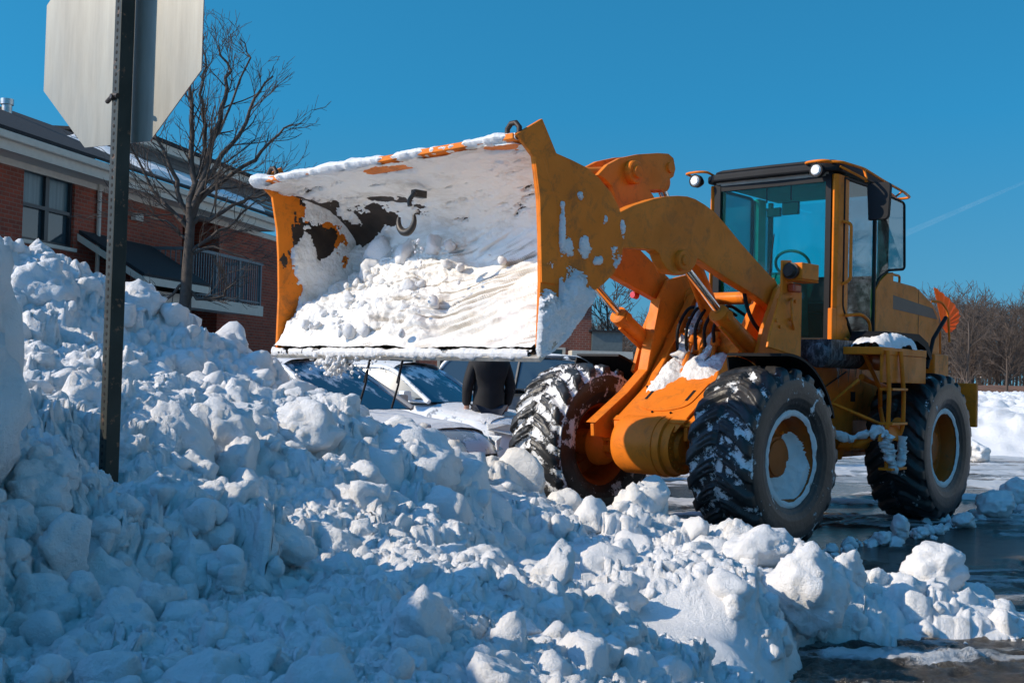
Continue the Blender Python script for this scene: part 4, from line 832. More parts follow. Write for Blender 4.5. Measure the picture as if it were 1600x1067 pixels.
mb = MB(RR); mb.tube([(-.35, .10, 3.38), (-.35, .10, 3.22)], .01, 6); mb.box(-.35, -.31, .02, .20, 3.07, 3.20); mb.box(-.35, -.31, -.15, .0, 3.06, 3.15); mb.tube([(-.4, -.2, 3.38), (-.4, -.2, 3.22)], .01, 6); mb.build('inside_mirror', M_blk, cab, bevel=.015)
# wiper
mb = MB(RR); mb.tube([(fx0+.03, .10, 1.95), (fx0+.035, .02, 2.50)], .009, 6); mb.tube([(fx0+.03, -.02, 2.15), (fx0+.035, .06, 2.85)], .006, 6); mb.build('wiper', M_blk, cab)
# work lights
lens = NT('lamp_lens'); lens.base((.75, .75, .72, 1)); lens.rough(.15); lens.bump(lens.noise(60), .5, .01)
for (y, z) in ((.56, 3.42), (-.79, 3.44)):
    wl = bpy.data.objects.new('work_light', None); C.objects.link(wl); wl.parent = cab
    mb = MB(RR); mb.cyl((-.08, y, z), (.05, y, z), [(0, .035), (.5, .065), (1, .068)], 24); mb.build('lamp_housing', M_blk, wl, smoothang=40)
    mb = MB(RR); mb.cyl((.0501, y, z), (.066, y, z), [(0, .052), (1, .040)], 24); mb.build('lamp_lens', lens.m, wl, smoothang=40)
    mb = MB(RR); pts_ = rnd([(-.15, y-.12, z+.075), (.02, y-.13, z+.085), (.06, y-.05, z+.085), (.06, y+.06, z+.085), (.0, y+.12, z+.085), (-.15, y+.10, z+.075)], .05, 4); mb.tube(pts_, .013, 8); mb.build('lamp_guard', M_or, wl, smoothang=60)
# roof rail along the near edge
mb = MB(RR); mb.tube(rnd([(.05, .58, 3.50), (-.08, .76, 3.50), (-.50, .80, 3.495), (-1.0, .80, 3.44), (-1.50, .80, 3.40), (-1.82, .74, 3.39), (-1.80, .60, 3.38), (-1.45, .70, 3.37), (-1.0, .74, 3.40)], .06, 4), .014, 8)
mb.tube([(-1.45, .80, 3.40), (-1.62, .66, 3.38)], .011, 6); mb.tube([(-.50, .80, 3.49), (-.52, .82, 3.40), (-.46, .84, 3.36)], .013, 6); mb.tube([(-.1, .74, 3.46), (-.3, .82, 3.40), (-.5, .84, 3.37)], .012, 6)
mb.build('roof_rail', M_or, cab, smoothang=60)
mb = MB(RR); mb.tube([(-.48, .84, 3.38), (-.50, .94, 3.34), (-.50, .96, 3.2)], .012, 6); mb.prismx([(p[0], p[1]) for p in rnd([(.86, 2.98), (.84, 3.34), (1.08, 3.34), (1.06, 2.98), (.86, 2.98)], .05, 5)[:-1]], -.53, -.48); mb.build('side_mirror', M_blk, cab, bevel=.012)
mb = MB(RR); mb.tube(rnd([(-.22, hw+.01, 2.52), (-.26, hw+.09, 2.52), (-.28, hw+.09, 2.40), (-.28, hw+.09, 2.02+.95), (-.24, hw+.01, 2.99)][:0] or [(-.24, hw+.02, 2.95), (-.28, hw+.09, 2.93), (-.28, hw+.09, 2.38), (-.24, hw+.02, 2.34)], .04, 4), .015, 8)
mb.tube(rnd([(-.30, hw+.03, 1.98+.06), (-.38, hw+.16, 2.06), (-.58, hw+.16, 2.0), (-.62, hw+.16, 1.75), (-.50, hw+.16, 1.66), (-.36, hw+.12, 1.76), (-.30, hw+.03, 1.82)], .07, 5), .016, 8); mb.build('grab_handle', M_or, cab, smoothang=60)
mb = MB(RR); mb.box(-.13, .06, -.6, .62, 1.72, 1.80); mb.build('cab_sill', M_ors, cab, bevel=.006)
# ---- hood
hd = bpy.data.objects.new('hood', None); C.objects.link(hd); hd.parent = loader
mb = MB(RR); hp = [(-1.50, 1.60), (-1.50, 2.50), (-1.9, 2.52), (-2.55, 2.50), (-2.68, 2.47), (-3.05, 2.35), (-3.28, 2.22), (-3.32, 1.70), (-3.2, 1.55)]
mb.prism(hp, -.53, .53); mb.build('hood_shell', M_or, hd, bevel=.03)
mb = MB(RR); mb.prism([(-1.52, 2.38), (-3.05, 2.28), (-3.20, 2.16), (-1.52, 2.22)], .5305, .534); mb.build('hood_stripe', simple('stripe_grey', (.045, .04, .035), .5), hd)
mb = MB(RR); mb.box(-2.63, -2.625, .53, .533, 1.65, 2.48); mb.box(-1.9, -1.895, .53, .533, 1.65, 2.2)
for k in range(8): mb.box(-3.335, -3.32, -.4, .4, 1.78+k*.05, 1.80+k*.05)
mb.build('hood_seam', M_dk, hd)
mb = MB(RR); mb.tube(rnd([(-1.7, .42, 2.50), (-1.72, .44, 2.60), (-2.30, .44, 2.60), (-2.34, .42, 2.50)], .04, 4), .014, 8); mb.tube(rnd([(-3.0, .54, 2.36), (-3.15, .6, 2.36), (-3.3, .62, 2.25), (-3.36, .62, 1.9)], .06, 4), .014, 8); mb.build('hood_rail', M_or, hd, smoothang=60)
# ---- platform, ladder, rear fender
pf_ = bpy.data.objects.new('platform', None); C.objects.link(pf_); pf_.parent = loader
mb = MB(RR); mb.box(-1.10, -.02, .72, 1.22, 1.66, 1.73); mb.box(-1.10, -.04, 1.19, 1.215, 1.40, 1.66); mb.build('deck', M_or, pf_, bevel=.006)
U_ = np.linspace(-1.08, -.15, 80); V_ = np.linspace(.74, 1.23, 50)
sheet('snow_drift', lambda x, y: np.stack(RR(x, y, 1.73+0*x), -1), lambda x, y: np.broadcast_to(np.array([0, 0, 1.]), x.shape+(3,)), U_, V_, lambda x, y: .17*np.sqrt(np.clip(1-((x+.58)/.46)**2-((y-1.0)/.235)**4, 0, 1))+.04*fbm(x*9, y*9, 3., 5, .65)-.02, M_snowc, pf_)
mb = MB(RR); mb.prism([(-.25, 1.78), (-.35, 1.89), (-1.25, 1.90), (-1.50, 1.82), (-1.62, 1.66), (-1.57, 1.65), (-1.42, 1.77), (-1.2, 1.83), (-.5, 1.80)], .78, 1.08); mb.build('fender', M_blk, loader, smoothang=50)
lad = bpy.data.objects.new('ladder', None); C.objects.link(lad); lad.parent = loader
mb = MB(RR); mb.tube(rnd([(-.09, 1.24, 1.70), (-.10, 1.26, 1.3), (-.13, 1.24, .98), (-.20, 1.15, .90)], .06, 4), .022, 8); mb.tube(rnd([(-.40, 1.24, 1.70), (-.44, 1.26, 1.3), (-.48, 1.24, .98), (-.48, 1.18, .85)], .06, 4), .022, 8)
mb.slab([(-.10, 1.18, 1.0), (-.50, 1.18, 1.0), (-.52, 1.20, .86), (-.0, 1.20, .86)], (0, .02, 0)); mb.build('rail', M_or, lad, smoothang=60)
for z in (1.34, 1.02, .60): mb = MB(RR); mb.box(-.47, -.11, 1.16, 1.29, z-.012, z+.012); mb.build('step', M_or, lad, bevel=.004)
mb = MB(RR); mb.tube([(-.12, 1.2, .95), (-.14, 1.22, .80), (-.16, 1.22, .60)], .018, 8); mb.tube([(-.46, 1.2, .95), (-.46, 1.22, .80), (-.46, 1.22, .60)], .018, 8); mb.tube([(-.02, 1.0, 1.42), (.15, .8, 1.2), (-.35, 1.15, .98)], .02, 6); mb.tube([(-.2, 1.18, .95), (-.0, 1.0, .82), (-.1, .8, .78)], .035, 8); mb.build('step_hanger', M_or2, lad, smoothang=60)
def ice(name, P, r, par, seed, T=RR):
    Q = rnd(P, .05, 4); Q = [tuple(np.array(Q[i])*(1-t)+np.array(Q[i+1])*t) for i in range(len(Q)-1) for t in (0, .25, .5, .75)]+[Q[-1]]
    mb = MB(T); mb.tube(Q, [r*(.75+.35*random.random()) for _ in Q], 16); V = np.array(mb.V); nn_ = .55*r*np.stack([fbm(V[:, 0]*14+seed+k*9, V[:, 1]*14, V[:, 2]*14, 4, .65) for k in range(3)], -1)*2; mb.V = [tuple(v) for v in V+nn_]; return mb.build(name, M_snowc, par, smoothang=180)
ice('snow_clump', [(-.72, -.12, 2.10), (-.60, -.14, 1.90), (-.48, -.16, 1.72), (-.40, -.18, 1.58)], .06, fr, 3., None)
ice('snow_clump', [(-.58, .10, 1.80), (-.48, .12, 1.66), (-.40, .10, 1.56)], .05, fr, 8., None)
ice('ice_crust', [(-.02, 1.12, .95), (-.10, 1.22, .93), (-.13, 1.24, .80), (-.17, 1.25, .68), (-.24, 1.25, .60)], .055, lad, 1.)
ice('ice_crust', [(-.46, 1.24, .90), (-.45, 1.25, .76), (-.44, 1.25, .64), (-.36, 1.25, .61)], .04, lad, 5.)
ice('ice_crust', [(-.02, 1.10, .93), (.08, .98, .87), (.20, .84, .90)], .04, lad, 7.)
mb = MB(RR)
for (x, l) in ((-.12, .22), (-.18, .10), (-.34, .17), (-.5, .12), (-.62, .2)): mb.cyl((x, .75, 1.56), (x, .75, 1.56-l), [(0, .014), (.4, .009), (1, .001)], 7)
mb.build('icicle', M_glassl, o_rf, smoothang=60)
# orange pleated flag on a rod at the tail, hose post
fl_ = bpy.data.objects.new('warning_flag', None); C.objects.link(fl_); fl_.parent = loader
def rx(px, py, yy):
    r = ray(px, py); t = ((HO-CO)@LL2+yy)/(r@LL2); P = CO+t*r-HO; return (float(P@LF2), float(P[2]))
apx = rx(1472, 510, .45)
rim_ = [(1460,449),(1468,455),(1477,462),(1486,471),(1494,480),(1499,490),(1499,498),(1495,508),(1490,516),(1482,520)]
V = [(apx[0], .45, apx[1])]; rp = []
for i in range(len(rim_)-1):
    for t in (0, .5):
        p = (rim_[i][0]*(1-t)+rim_[i+1][0]*t, rim_[i][1]*(1-t)+rim_[i+1][1]*t); c = rx(*p, .45); rp.append((c[0], .45+(.012 if t else -.012), c[1]))
c = rx(*rim_[-1], .45); rp.append((c[0], .42, c[1]))
mb = MB(RR)
for i in range(len(rp)-1): mb.slab([V[0], rp[i], rp[i+1]], (0, .004, 0))
fm = NT('orange_fabric'); fm.base(fm.ramp(fm.noise(6), .3, .7, (.75, .20, .01, 1), (.85, .30, .03, 1))); fm.rough(.6); _tl = fm.n('BsdfTranslucent'); _tl.inputs[0].default_value = (1, .32, .03, 1); _mx = fm.n('MixShader'); _mx.inputs[0].default_value = .5; fm.l(fm.b.outputs[0], _mx.inputs[1]); fm.l(_tl.outputs[0], _mx.inputs[2]); fm.l(_mx.outputs[0], fm.t.nodes['Material Output'].inputs[0]); mb.build('cloth', fm.m, fl_)
mb = MB(RR); a = rx(1469, 585, .5); b = rx(1469, 505, .5); mb.tube([(a[0], .50, a[1]), (b[0], .50, b[1])], .012, 8); mb.build('rod', M_or, fl_)
mb = MB(RR); a = rx(1478, 496, .9); b = rx(1458, 530, .9); c_ = rx(1448, 575, .9); mb.tube([(a[0], .9, a[1]), (b[0], .9, b[1]), (c_[0], .9, c_[1])], .022, 8); mb.build('fender_stay', M_blk, o_rf, smoothang=60)
# red lamp on the far side of the tower
mb = MB(); p_ = (-.36, 2.17); mb.cyl((p_[0]+.05, -.62, p_[1]), (p_[0]+.11, -.62, p_[1]), [(0, .04), (1, .03)], 16); rl = NT('red_lens'); rl.base((.6, .03, .02, 1)); rl.rough(.2); mb.build('marker_lamp', rl.m, fr, smoothang=40)
#@@PART3
# ================================================================== SIGN AND POST
sp = CO+ray(171, 700)*3.9; SX, SY = sp[0], sp[1]
post = MB(); a_ = .0255
dn = Vector((.698, -.716, 0)); ln_ = Vector((-.716, -.698, 0))
def PTf(u_, v_, z): return (u_*dn.x+v_*ln_.x, u_*dn.y+v_*ln_.y, z)
pg = MB(lambda x, y, z: PTf(x, y, z)); t_ = .004
pg.prismz([(-a_, -a_), (a_, -a_), (a_, a_), (-a_, a_)], -.3, 3.05)
sgn = empty('stop_sign', (SX, SY, 0), 0, label='octagonal road sign seen from its bare metal back on a dark perforated post', cat='road sign')
q = NT('galvanised_post'); q.base(q.mix(q.ramp(q.noise(30, 5, .7), .6, .7), q.ramp(q.noise(4, 4), .3, .7, (.022, .025, .02, 1), (.05, .054, .045, 1)), (.22, .12, .07, 1))); q.rough(.55); q.b.inputs['Metallic'].default_value = .25; q.bump(q.noise(80), .1, .002); q.b.inputs['Specular IOR Level'].default_value = .2
pg.build('post', q.m, sgn, bevel=.004)
hb_ = MB(lambda x, y, z: PTf(x, y, z)); k = 0; z = .6
while z < 3.02: hb_.cyl((-.0+.0, a_+.0, z), (0, a_+.0012, z), [(0, .0062), (1, .0062)], 12); z += .0254
q = simple('hole_dark', (.006, .006, .006), .9); o = hb_.build('post_holes', q, sgn); o['kind'] = 'stuff'
sn_ = Vector((-.468, -.884, 0)); su_ = Vector((.884, -.468, 0)); oc = MB(); R8 = .381/math.cos(math.pi/8)
cS = Vector((0, 0, 2.535))-sn_*.040+su_*(-.075)+Vector(((186-171)/1787*3.9*.3, 0, 0))
oc8 = [cS+su_*(R8*math.cos(math.pi/8+k*math.pi/4))+Vector((0, 0, R8*math.sin(math.pi/8+k*math.pi/4))) for k in range(8)]
oc.slab([tuple(p) for p in oc8], tuple(-sn_*.003))
q = NT('bare_aluminium'); q.base(q.ramp(q.noise(3, 6, .7, q.co((6, 6, .6))), .3, .75, (.18, .165, .13, 1), (.29, .27, .215, 1))); q.rough(q.ramp(q.noise(4, 5, .7, q.co((1, 1, .3))), .3, .7, (.32, .32, .32, 1), (.5, .5, .5, 1))); q.b.inputs['Metallic'].default_value = .12
oc.build('sign_panel', q.m, sgn)
oc = MB(); oc.slab([tuple(p-sn_*.0032) for p in oc8], tuple(-sn_*.001)); oc.build('sign_face', simple('red_sheeting', (.45, .01, .015), .35), sgn)
mb = MB(lambda x, y, z: PTf(x, y, z)); mb.tube([(.03, a_+.004, 2.30), (0, a_+.006, 2.305), (-.05, a_+.004, 2.29)], .008, 8); mb.cyl((0, a_, 2.30), (0, a_+.016, 2.30), [(0, .012), (1, .009)], 8); mb.build('rusty_bolt', M_rust, sgn)

# ================================================================== BRICK APARTMENT BUILDING
B0 = Vector((-9., 20.1, 0)); BU = np.array([.2155, .9765, 0]); BNn = np.array([.9765, -.2155, 0])
def BT(x, y, z): return (x, -y, z)
bld = empty('brick_apartment_building', B0, math.atan2(BU[1], BU[0]), label='two storey red brick apartment building with black roof and railed balcony behind the tree', cat='building')
def brick(name, c1, c2, mo):
    q = NT(name); sx = q.n('SeparateXYZ'); q.l(q.co(), sx.inputs[0]); cb = q.n('CombineXYZ'); q.l(q.math('ADD', sx.outputs[0], sx.outputs[1]), cb.inputs[0]); q.l(sx.outputs[2], cb.inputs[1])
    b = q.n('TexBrick'); q.l(cb.outputs[0], b.inputs[0]); b.inputs['Scale'].default_value = 1; b.inputs['Brick Width'].default_value = .215; b.inputs['Row Height'].default_value = .08; b.inputs['Mortar Size'].default_value = .009; b.inputs['Color1'].default_value = c1+(1,); b.inputs['Color2'].default_value = c2+(1,); b.inputs['Mortar'].default_value = mo+(1,)
    n_ = q.ramp(q.noise(1.2, 5), .3, .7, (.8, .8, .8, 1), (1.15, 1.1, 1.1, 1)); m_ = q.n('Mix', data_type='RGBA', blend_type='MULTIPLY'); m_.inputs[0].default_value = 1; q.l(b.outputs[0], m_.inputs[6]); q.l(n_, m_.inputs[7]); q.base(m_.outputs[2]); q.rough(.85); q.bump(b.outputs['Fac'], -.4, .01); return q.m
M_brick = brick('red_brick', (.30, .055, .022), (.19, .035, .016), (.21, .11, .075)); M_trim = simple('pale_trim', (.55, .50, .42), .6, 0, .06); M_shing = simple('black_shingle', (.018, .018, .02), .9, 0, .3, 30, .3)
M_wframe = simple('dark_window_frame', (.02, .025, .03), .4); M_grey = simple('grey_trim', (.15, .17, .18), .6)
q = NT('window_pane'); q.base((.03, .055, .07, 1)); q.rough(.08); q.b.inputs['Specular IOR Level'].default_value = .8; M_pane = q.m
q = NT('curtain_pane'); q.base(q.ramp(q.noise(1, 2, .5, q.co((14, 14, .3))), .3, .7, (.05, .10, .12, 1), (.12, .19, .21, 1))); q.rough(.25); M_cur = q.m
mb = MB(BT); Wx = [(1.19, 2.82, 3.68, 5.04), (-3.2, -1.5, 3.68, 5.04)]
def wallx(mb, x0, x1, z0, z1, yo, holes, th=.3):
    hs_ = sorted([h for h in holes if h[0] >= x0 and h[1] <= x1]); cx = x0
    for h in hs_:
        mb.box(cx, h[0], yo-th, yo, z0, z1); mb.box(h[0], h[1], yo-th, yo, z0, h[2]); mb.box(h[0], h[1], yo-th, yo, h[3], z1); cx = h[1]
    mb.box(cx, x1, yo-th, yo, z0, z1)
wallx(mb, -6, 7.2, -.1, 5.12, -.5, Wx+[(5.0, 5.0001, 2, 2.1)][:0]); mb.box(7.2, 9.1, -2.3, -2.0, -.1, 5.12); mb.box(9.1, 16, -.8, -.5, -.1, 5.12); mb.box(6.95, 7.2, -2.0, -.8, -.1, 5.12); mb.box(9.1, 9.35, -2.0, -.8, -.1, 5.12)
mb.box(-6, 16, -9, -8.8, -.1, 5.1); mb.build('wall', M_brick, bld)
mb = MB(BT); mb.box(-6, 11.3, -.5, .0, 5.10, 5.17); mb.box(-6, 11.3, -.02, .02, 5.10, 5.33); mb.box(-6, 16, -.52, -.47, 4.98, 5.10); mb.box(11.1, 11.3, -2.5, 0, 5.1, 5.5); mb.box(7.2, 9.1, -2., -.5, 5.08, 5.12); mb.build('soffit', M_trim, bld)
mb = MB(BT); mb.prism([(x, z) for x, z in ((-6, 5.28), (11.3, 5.28), (11.3, 5.42), (-6, 5.42))], .02, .13); mb.build('gutter', M_trim, bld, bevel=.02)
mb = MB(BT); mb.slab([(-6, .12, 5.43), (9.8, .12, 5.43), (9.8, -4, 7.12), (-6, -4, 7.12)], (0, 0, .06)); mb.slab([(9.8, .12, 5.43), (11.4, .12, 5.43), (11.4, -2.5, 6.49), (9.8, -2.5, 6.49)], (0, 0, .06)); mb.slab([(-6, -4, 7.12), (9.8, -4, 7.12), (9.8, -8.6, 5.2), (-6, -8.6, 5.2)], (0, 0, .06)); mb.build('roof', M_shing, bld)
mb = MB(BT)
for k in range(6): mb.slab([(7.9, -2.5+.012*(5-k), 6.30+k*.125), (18, -2.5+.012*(5-k), 6.30+k*.125), (18, -2.52, 6.425+k*.125), (7.9, -2.52, 6.425+k*.125)], (0, -.02, 0))
mb.build('siding', M_grey, bld)
mb = MB(BT); mb.box(7.8, 18.2, -2.5, -2.1, 6.95, 7.0); mb.box(7.8, 18.2, -2.12, -2.08, 6.88, 7.08); mb.build('upper_fascia', M_trim, bld)
mb = MB(BT); mb.slab([(7.7, -2.0, 7.09), (18.3, -2.0, 7.09), (18.3, -6, 7.35), (7.7, -6, 7.35)], (0, 0, .08)); mb.build('upper_roof', M_shing, bld)
U_ = np.linspace(4.6, 11.2, 140); V_ = np.linspace(-2.4, .1, 60)
sheet('roof_snow', lambda x, y: np.stack([x, -y, 5.49-(y-.12)*.4103], -1), lambda x, y: np.broadcast_to(np.array([0, 0, 1.]), x.shape+(3,)), U_, V_,
      lambda x, y: .10+.05*fbm(x*2, y*2, 1., 4)-.25*smooth((y-(-.35-.0*(x-5)))/.25)-.2*smooth((5.6-x)/.6)-.3*smooth(((-y)-2.35)/.1), M_snowc, bld)
for (x0, x1, z0, z1) in Wx:
    wn = bpy.data.objects.new('window', None); C.objects.link(wn); wn.parent = bld; xm = (x0+x1)/2; zm = (z0+z1)/2
    mb = MB(BT)
    for (a, b, c, d_) in ((x0, x0+.06, z0, z1), (x1-.06, x1, z0, z1), (xm-.06, xm+.06, z0, z1), (x0, x1, z0, z0+.06), (x0, x1, z1-.06, z1), (x0, x1, zm-.035, zm+.035)): mb.box(a, b, -.62, -.56+.001*len(mb.V)/8, c, d_)
    mb.build('frame', M_wframe, wn)
    mb = MB(BT); mb.box(x0, x1, -.66, -.63, zm, z1); 
    mb.build('upper_pane', M_cur, wn); mb = MB(BT); mb.box(x0, x1, -.66, -.63, z0, zm); mb.build('lower_pane', M_pane, wn)
    mb = MB(BT); mb.box(x0-.05, x1+.05, -.5, -.44, z0-.07, z0); mb.build('sill', M_trim, wn)
mb = MB(BT); mb.tube([(3.6, -.44, 5.1), (3.6, -.44, .2)], .045, 8); mb.build('downspout', M_trim, bld)
mb = MB(BT); mb.box(7.3, 8.1, -1.99, -1.94, 2.9, 5.0); mb.box(8.2, 9.0, -1.99, -1.95, 3.6, 4.9); mb.build('balcony_door', M_pane, bld)
mb = MB(BT); mb.box(4.9, 5.2, -.49, -.36, 4.55, 4.7); mb.build('wall_lamp', M_trim, bld)
bal = bpy.data.objects.new('balcony', None); C.objects.link(bal); bal.parent = bld
mb = MB(BT); mb.box(4.3, 9.55, -.5, .5, 2.74, 2.93); mb.box(4.3, 9.6, .5, .53, 2.70, 2.96); mb.build('floor_band', M_trim, bal)
mb = MB(BT); mb.box(5.85, 9.6, .42, .50, 4.0, 4.07); mb.box(5.85, 9.55, .44, .48, 3.02, 3.06); mb.box(9.5, 9.56, -.5, .42, 4.0, 4.07); mb.box(5.85, 5.92, -.5, .42, 4.0, 4.07); mb.build('top_rail', M_grey, bal)
mb = MB(BT); n_ = 30
for k in range(n_+1):
    x = 5.87+k*(9.5-5.87)/n_; w_ = .035 if k % 10 == 0 else .012; mb.box(x-w_, x+w_, .46-w_, .46+w_, 2.93, 4.0)
for k in range(7): mb.box(9.51, 9.54, -.45+k*.13, -.43+k*.13, 2.93, 4.0); mb.box(5.87, 5.89, -.45+k*.13, -.43+k*.13, 2.93, 4.0)
mb.build('balusters', M_grey, bal)
mb = MB(BT); mb.slab([(3.0, -.5, 4.02), (5.8, -.5, 4.02), (5.8, 1.0, 3.15), (3.0, 1.0, 3.15)], (0, 0, .06)); mb.prismx([(-.49, 3.0), (-.49, 3.98), (.92, 3.12), (.92, 3.0)], 5.70, 5.78); mb.build('porch_roof', M_shing, bld)
mb = MB(BT); mb.box(3.0, 5.8, .96, 1.0, 3.0, 3.16); mb.slab([(2.98, -.5, 4.0), (2.98, 1.02, 3.12), (2.98, 1.02, 2.98), (2.98, -.5, 3.86)], (-.03, 0, 0)); mb.build('porch_trim', M_trim, bld)
mb = MB(BT); mb.cyl((4.25, -3.2, 6.5), (4.25, -3.2, 7.12), [(0, .11), (.8, .11), (.8, .14), (1, .14)], 16); mb.build('vent_pipe', simple('galvanised_vent', (.45, .46, .46), .35, .8), bld, smoothang=40)

# ---- second brick building seen below the bucket
b2 = empty('brick_row_house', (-3.2, 40, 0), .06, label='long low brick building with white trimmed windows seen under the raised bucket', cat='building')
mb = MB(); hl = [(-4.6+k*1.75, -3.7+k*1.75, .9, 2.3) for k in range(6)]; T2 = lambda x, y, z: (x, -y, z); mb = MB(T2); wallx(mb, -6, 6, -.1, 4.6, 0, hl); mb.box(-6, 6, -7, -6.8, -.1, 4.6); mb.box(5.7, 6, -6.8, -.3, -.1, 4.6); mb.box(-6, -5.7, -6.8, -.3, -.1, 4.6); mb.build('wall', brick('brown_brick', (.22, .06, .035), (.15, .045, .03), (.22, .16, .13)), b2)
for h in hl:
    wn = bpy.data.objects.new('window', None); C.objects.link(wn); wn.parent = b2
    mb = MB(T2); mb.box(h[0], h[1], -.12, -.10, h[2], h[3]); mb.build('pane', M_pane, wn)
    mb = MB(T2); xm = (h[0]+h[1])/2
    for a, b in ((h[0]-.05, h[0]+.05), (xm-.02, xm+.02), (h[1]-.05, h[1]+.05)): mb.box(a, b, -.10, .02, h[2], h[3])
    mb.box(h[0]-.05, h[1]+.05, -.10, .022, h[3], h[3]+.07); mb.build('frame', M_trim, wn)
mb = MB(T2); mb.prismx([(.35, 4.6), (-3.5, 5.9), (-7.2, 4.6)], -6.3, 6.3); mb.build('roof', M_shing, b2)
mb = MB(T2); mb.box(5.2, 7.3, .0, 1.2, 2.02, 2.26); mb.build('porch_band', M_trim, b2); mb = MB(T2); mb.box(6.02, 7.1, -1.8, .1, 2.27, 2.95); mb.box(6.02, 7.1, -1.8, .1, -.1, 2.0); mb.build('annex', simple('teal_grey_siding', (.10, .13, .14), .7), b2); mb = MB(T2); mb.box(5.9, 7.2, -1.9, .2, 2.95, 3.02); mb.build('annex_roof', M_shing, b2)

# ================================================================== TREES
def segs_mesh(name, S_, mat, parent, n=4):
    a = np.array([s_[0] for s_ in S_]); b = np.array([s_[1] for s_ in S_]); ra = np.array([s_[2] for s_ in S_]); rb = np.array([s_[3] for s_ in S_])
    d = b-a; L_ = np.linalg.norm(d, axis=1)[:, None]+1e-9; d = d/L_; h = np.where(np.abs(d[:, 2:3]) > .9, np.array([[1., 0, 0]]), np.array([[0, 0, 1.]])); u_ = np.cross(d, h); u_ /= np.linalg.norm(u_, axis=1)[:, None]; v_ = np.cross(d, u_)
    V = []
    for c_, r in ((a-d*ra[:, None]*.3, ra), (b, rb)):
        for k in range(n): t = 2*math.pi*k/n; V.append(c_+(u_*math.cos(t)+v_*math.sin(t))*r[:, None])
    V = np.stack(V, 1).reshape(-1, 3); base = np.arange(len(a))[:, None]*2*n
    F = np.concatenate([np.concatenate([base+k, base+(k+1) % n, base+n+(k+1) % n, base+n+k], 1) for k in range(n)])
    me = bpy.data.meshes.new(name); me.vertices.add(len(V)); me.vertices.foreach_set('co', V.astype(np.float32).ravel()); me.loops.add(F.size); me.loops.foreach_set('vertex_index', F.astype(np.int32).ravel()); me.polygons.add(len(F)); me.polygons.foreach_set('loop_start', np.arange(0, F.size, 4, dtype=np.int32)); me.update(calc_edges=True); me.shade_smooth(); me.materials.append(mat)
    o = bpy.data.objects.new(name, me); C.objects.link(o); o.parent = parent; return o
def grow(S_, p, d, L_, r, lev, R, up_=.25, spread=.55, dens=None, wob=.12, minr=.004):
    n_ = 4 if lev > 1 else 3; pts_ = [p]; q_ = p
    for k in range(n_):
        d = d+np.array([R.gauss(0, wob), R.gauss(0, wob), R.gauss(0, wob)+up_*.12]); d = d/np.linalg.norm(d); q2 = q_+d*L_/n_; r1 = max(minr*.7, r*(1-.12)); S_.append((q_, q2, r, r1)); q_ = q2; r = r1; pts_.append(q_)
        if lev > 0:
            for _ in range(R.choice(dens or ((1, 1, 2) if lev > 1 else (1, 2, 2)))):
                ax_ = np.array([R.gauss(0, 1), R.gauss(0, 1), R.gauss(0, 1)]); ax_ -= d*(ax_@d); ax_ /= np.linalg.norm(ax_); t = spread*R.uniform(.7, 1.35); dd = d*math.cos(t)+ax_*math.sin(t)
                grow(S_, pts_[-1]+0*d, dd, L_*R.uniform(.42, .68), max(minr, r*R.uniform(.38, .6)), lev-1, R, up_, spread, dens, wob, minr)
M_bark = simple('grey_brown_bark', (.065, .05, .04), .85, 0, .3, 14, .4); M_bark2 = simple('far_bark', (.085, .06, .045), .9, 0, .25, 2)
tb = CO+ray(287, 520)*17.; tb = np.array([tb[0], tb[1], 0.])
tree = empty('bare_tree', tb, 0, label='leafless street tree with many fine twigs in front of the brick apartment building', cat='tree')
def tp(px, py, D=17.): r = ray(px, py); return CO+r*(D/r[1])-tb
Rt = random.Random(5); TS = []; TW = []
def leader(pl_, r0, r1, twl=.68, lv=2, dens=1.):
    P = [tp(*p) for p in pl_]; Q = [P[0]]
    for a, b in zip(P[:-1], P[1:]):
        for k in range(1, 4): Q.append(a+(b-a)*k/3+np.array([Rt.gauss(0, .02), Rt.gauss(0, .03), Rt.gauss(0, .02)]))
    n_ = len(Q)
    for i in range(n_-1):
        ra = r0+(r1-r0)*i/(n_-1); rb = r0+(r1-r0)*(i+1)/(n_-1); TS.append((Q[i], Q[i+1], ra, rb))
        if i > 0 and ra < .075:
            for _ in range(Rt.choice((0, 1, 1, 2))):
                d = (Q[i+1]-Q[i]); d /= np.linalg.norm(d); ax_ = np.array([Rt.gauss(0, 1), Rt.gauss(0, 1), Rt.gauss(0, .6)]); ax_ -= d*(ax_@d); ax_ /= np.linalg.norm(ax_); t = Rt.uniform(.45, .9)
                grow(TW, Q[i], d*math.cos(t)+ax_*math.sin(t), twl*Rt.uniform(.6, 1.3)*(1-.35*i/n_), ra*.36, lv, Rt, .6, .48, dens=(0, 1, 1, 2), minr=.0036)
trunk_ = [(287, 600), (288, 520), (290, 460), (294, 400), (298, 340)]
P = [tp(*p) for p in trunk_]; 
for i in range(4): TS.append((P[i], P[i+1], .105-.010*i, .105-.010*(i+1)))
P0 = tp(287, 640); TS.append((P0, P[0], .12, .105))
leader([(298, 345), (303, 290), (299, 230), (301, 170), (288, 105), (289, 60)], .058, .012)
leader([(298, 345), (318, 270), (333, 210), (352, 150), (356, 110), (343, 70)], .062, .012)
leader([(300, 330), (335, 262), (372, 212), (398, 150), (425, 120)], .05, .010)
leader([(305, 320), (350, 280), (398, 250), (435, 208), (465, 192)], .045, .008)
leader([(318, 265), (320, 200), (312, 150), (322, 100), (318, 60)], .035, .008, .7)
leader([(296, 350), (280, 300), (262, 250), (238, 200), (222, 150)], .045, .008)
leader([(296, 360), (262, 320), (232, 290), (205, 235), (200, 200)], .035, .008, .8)
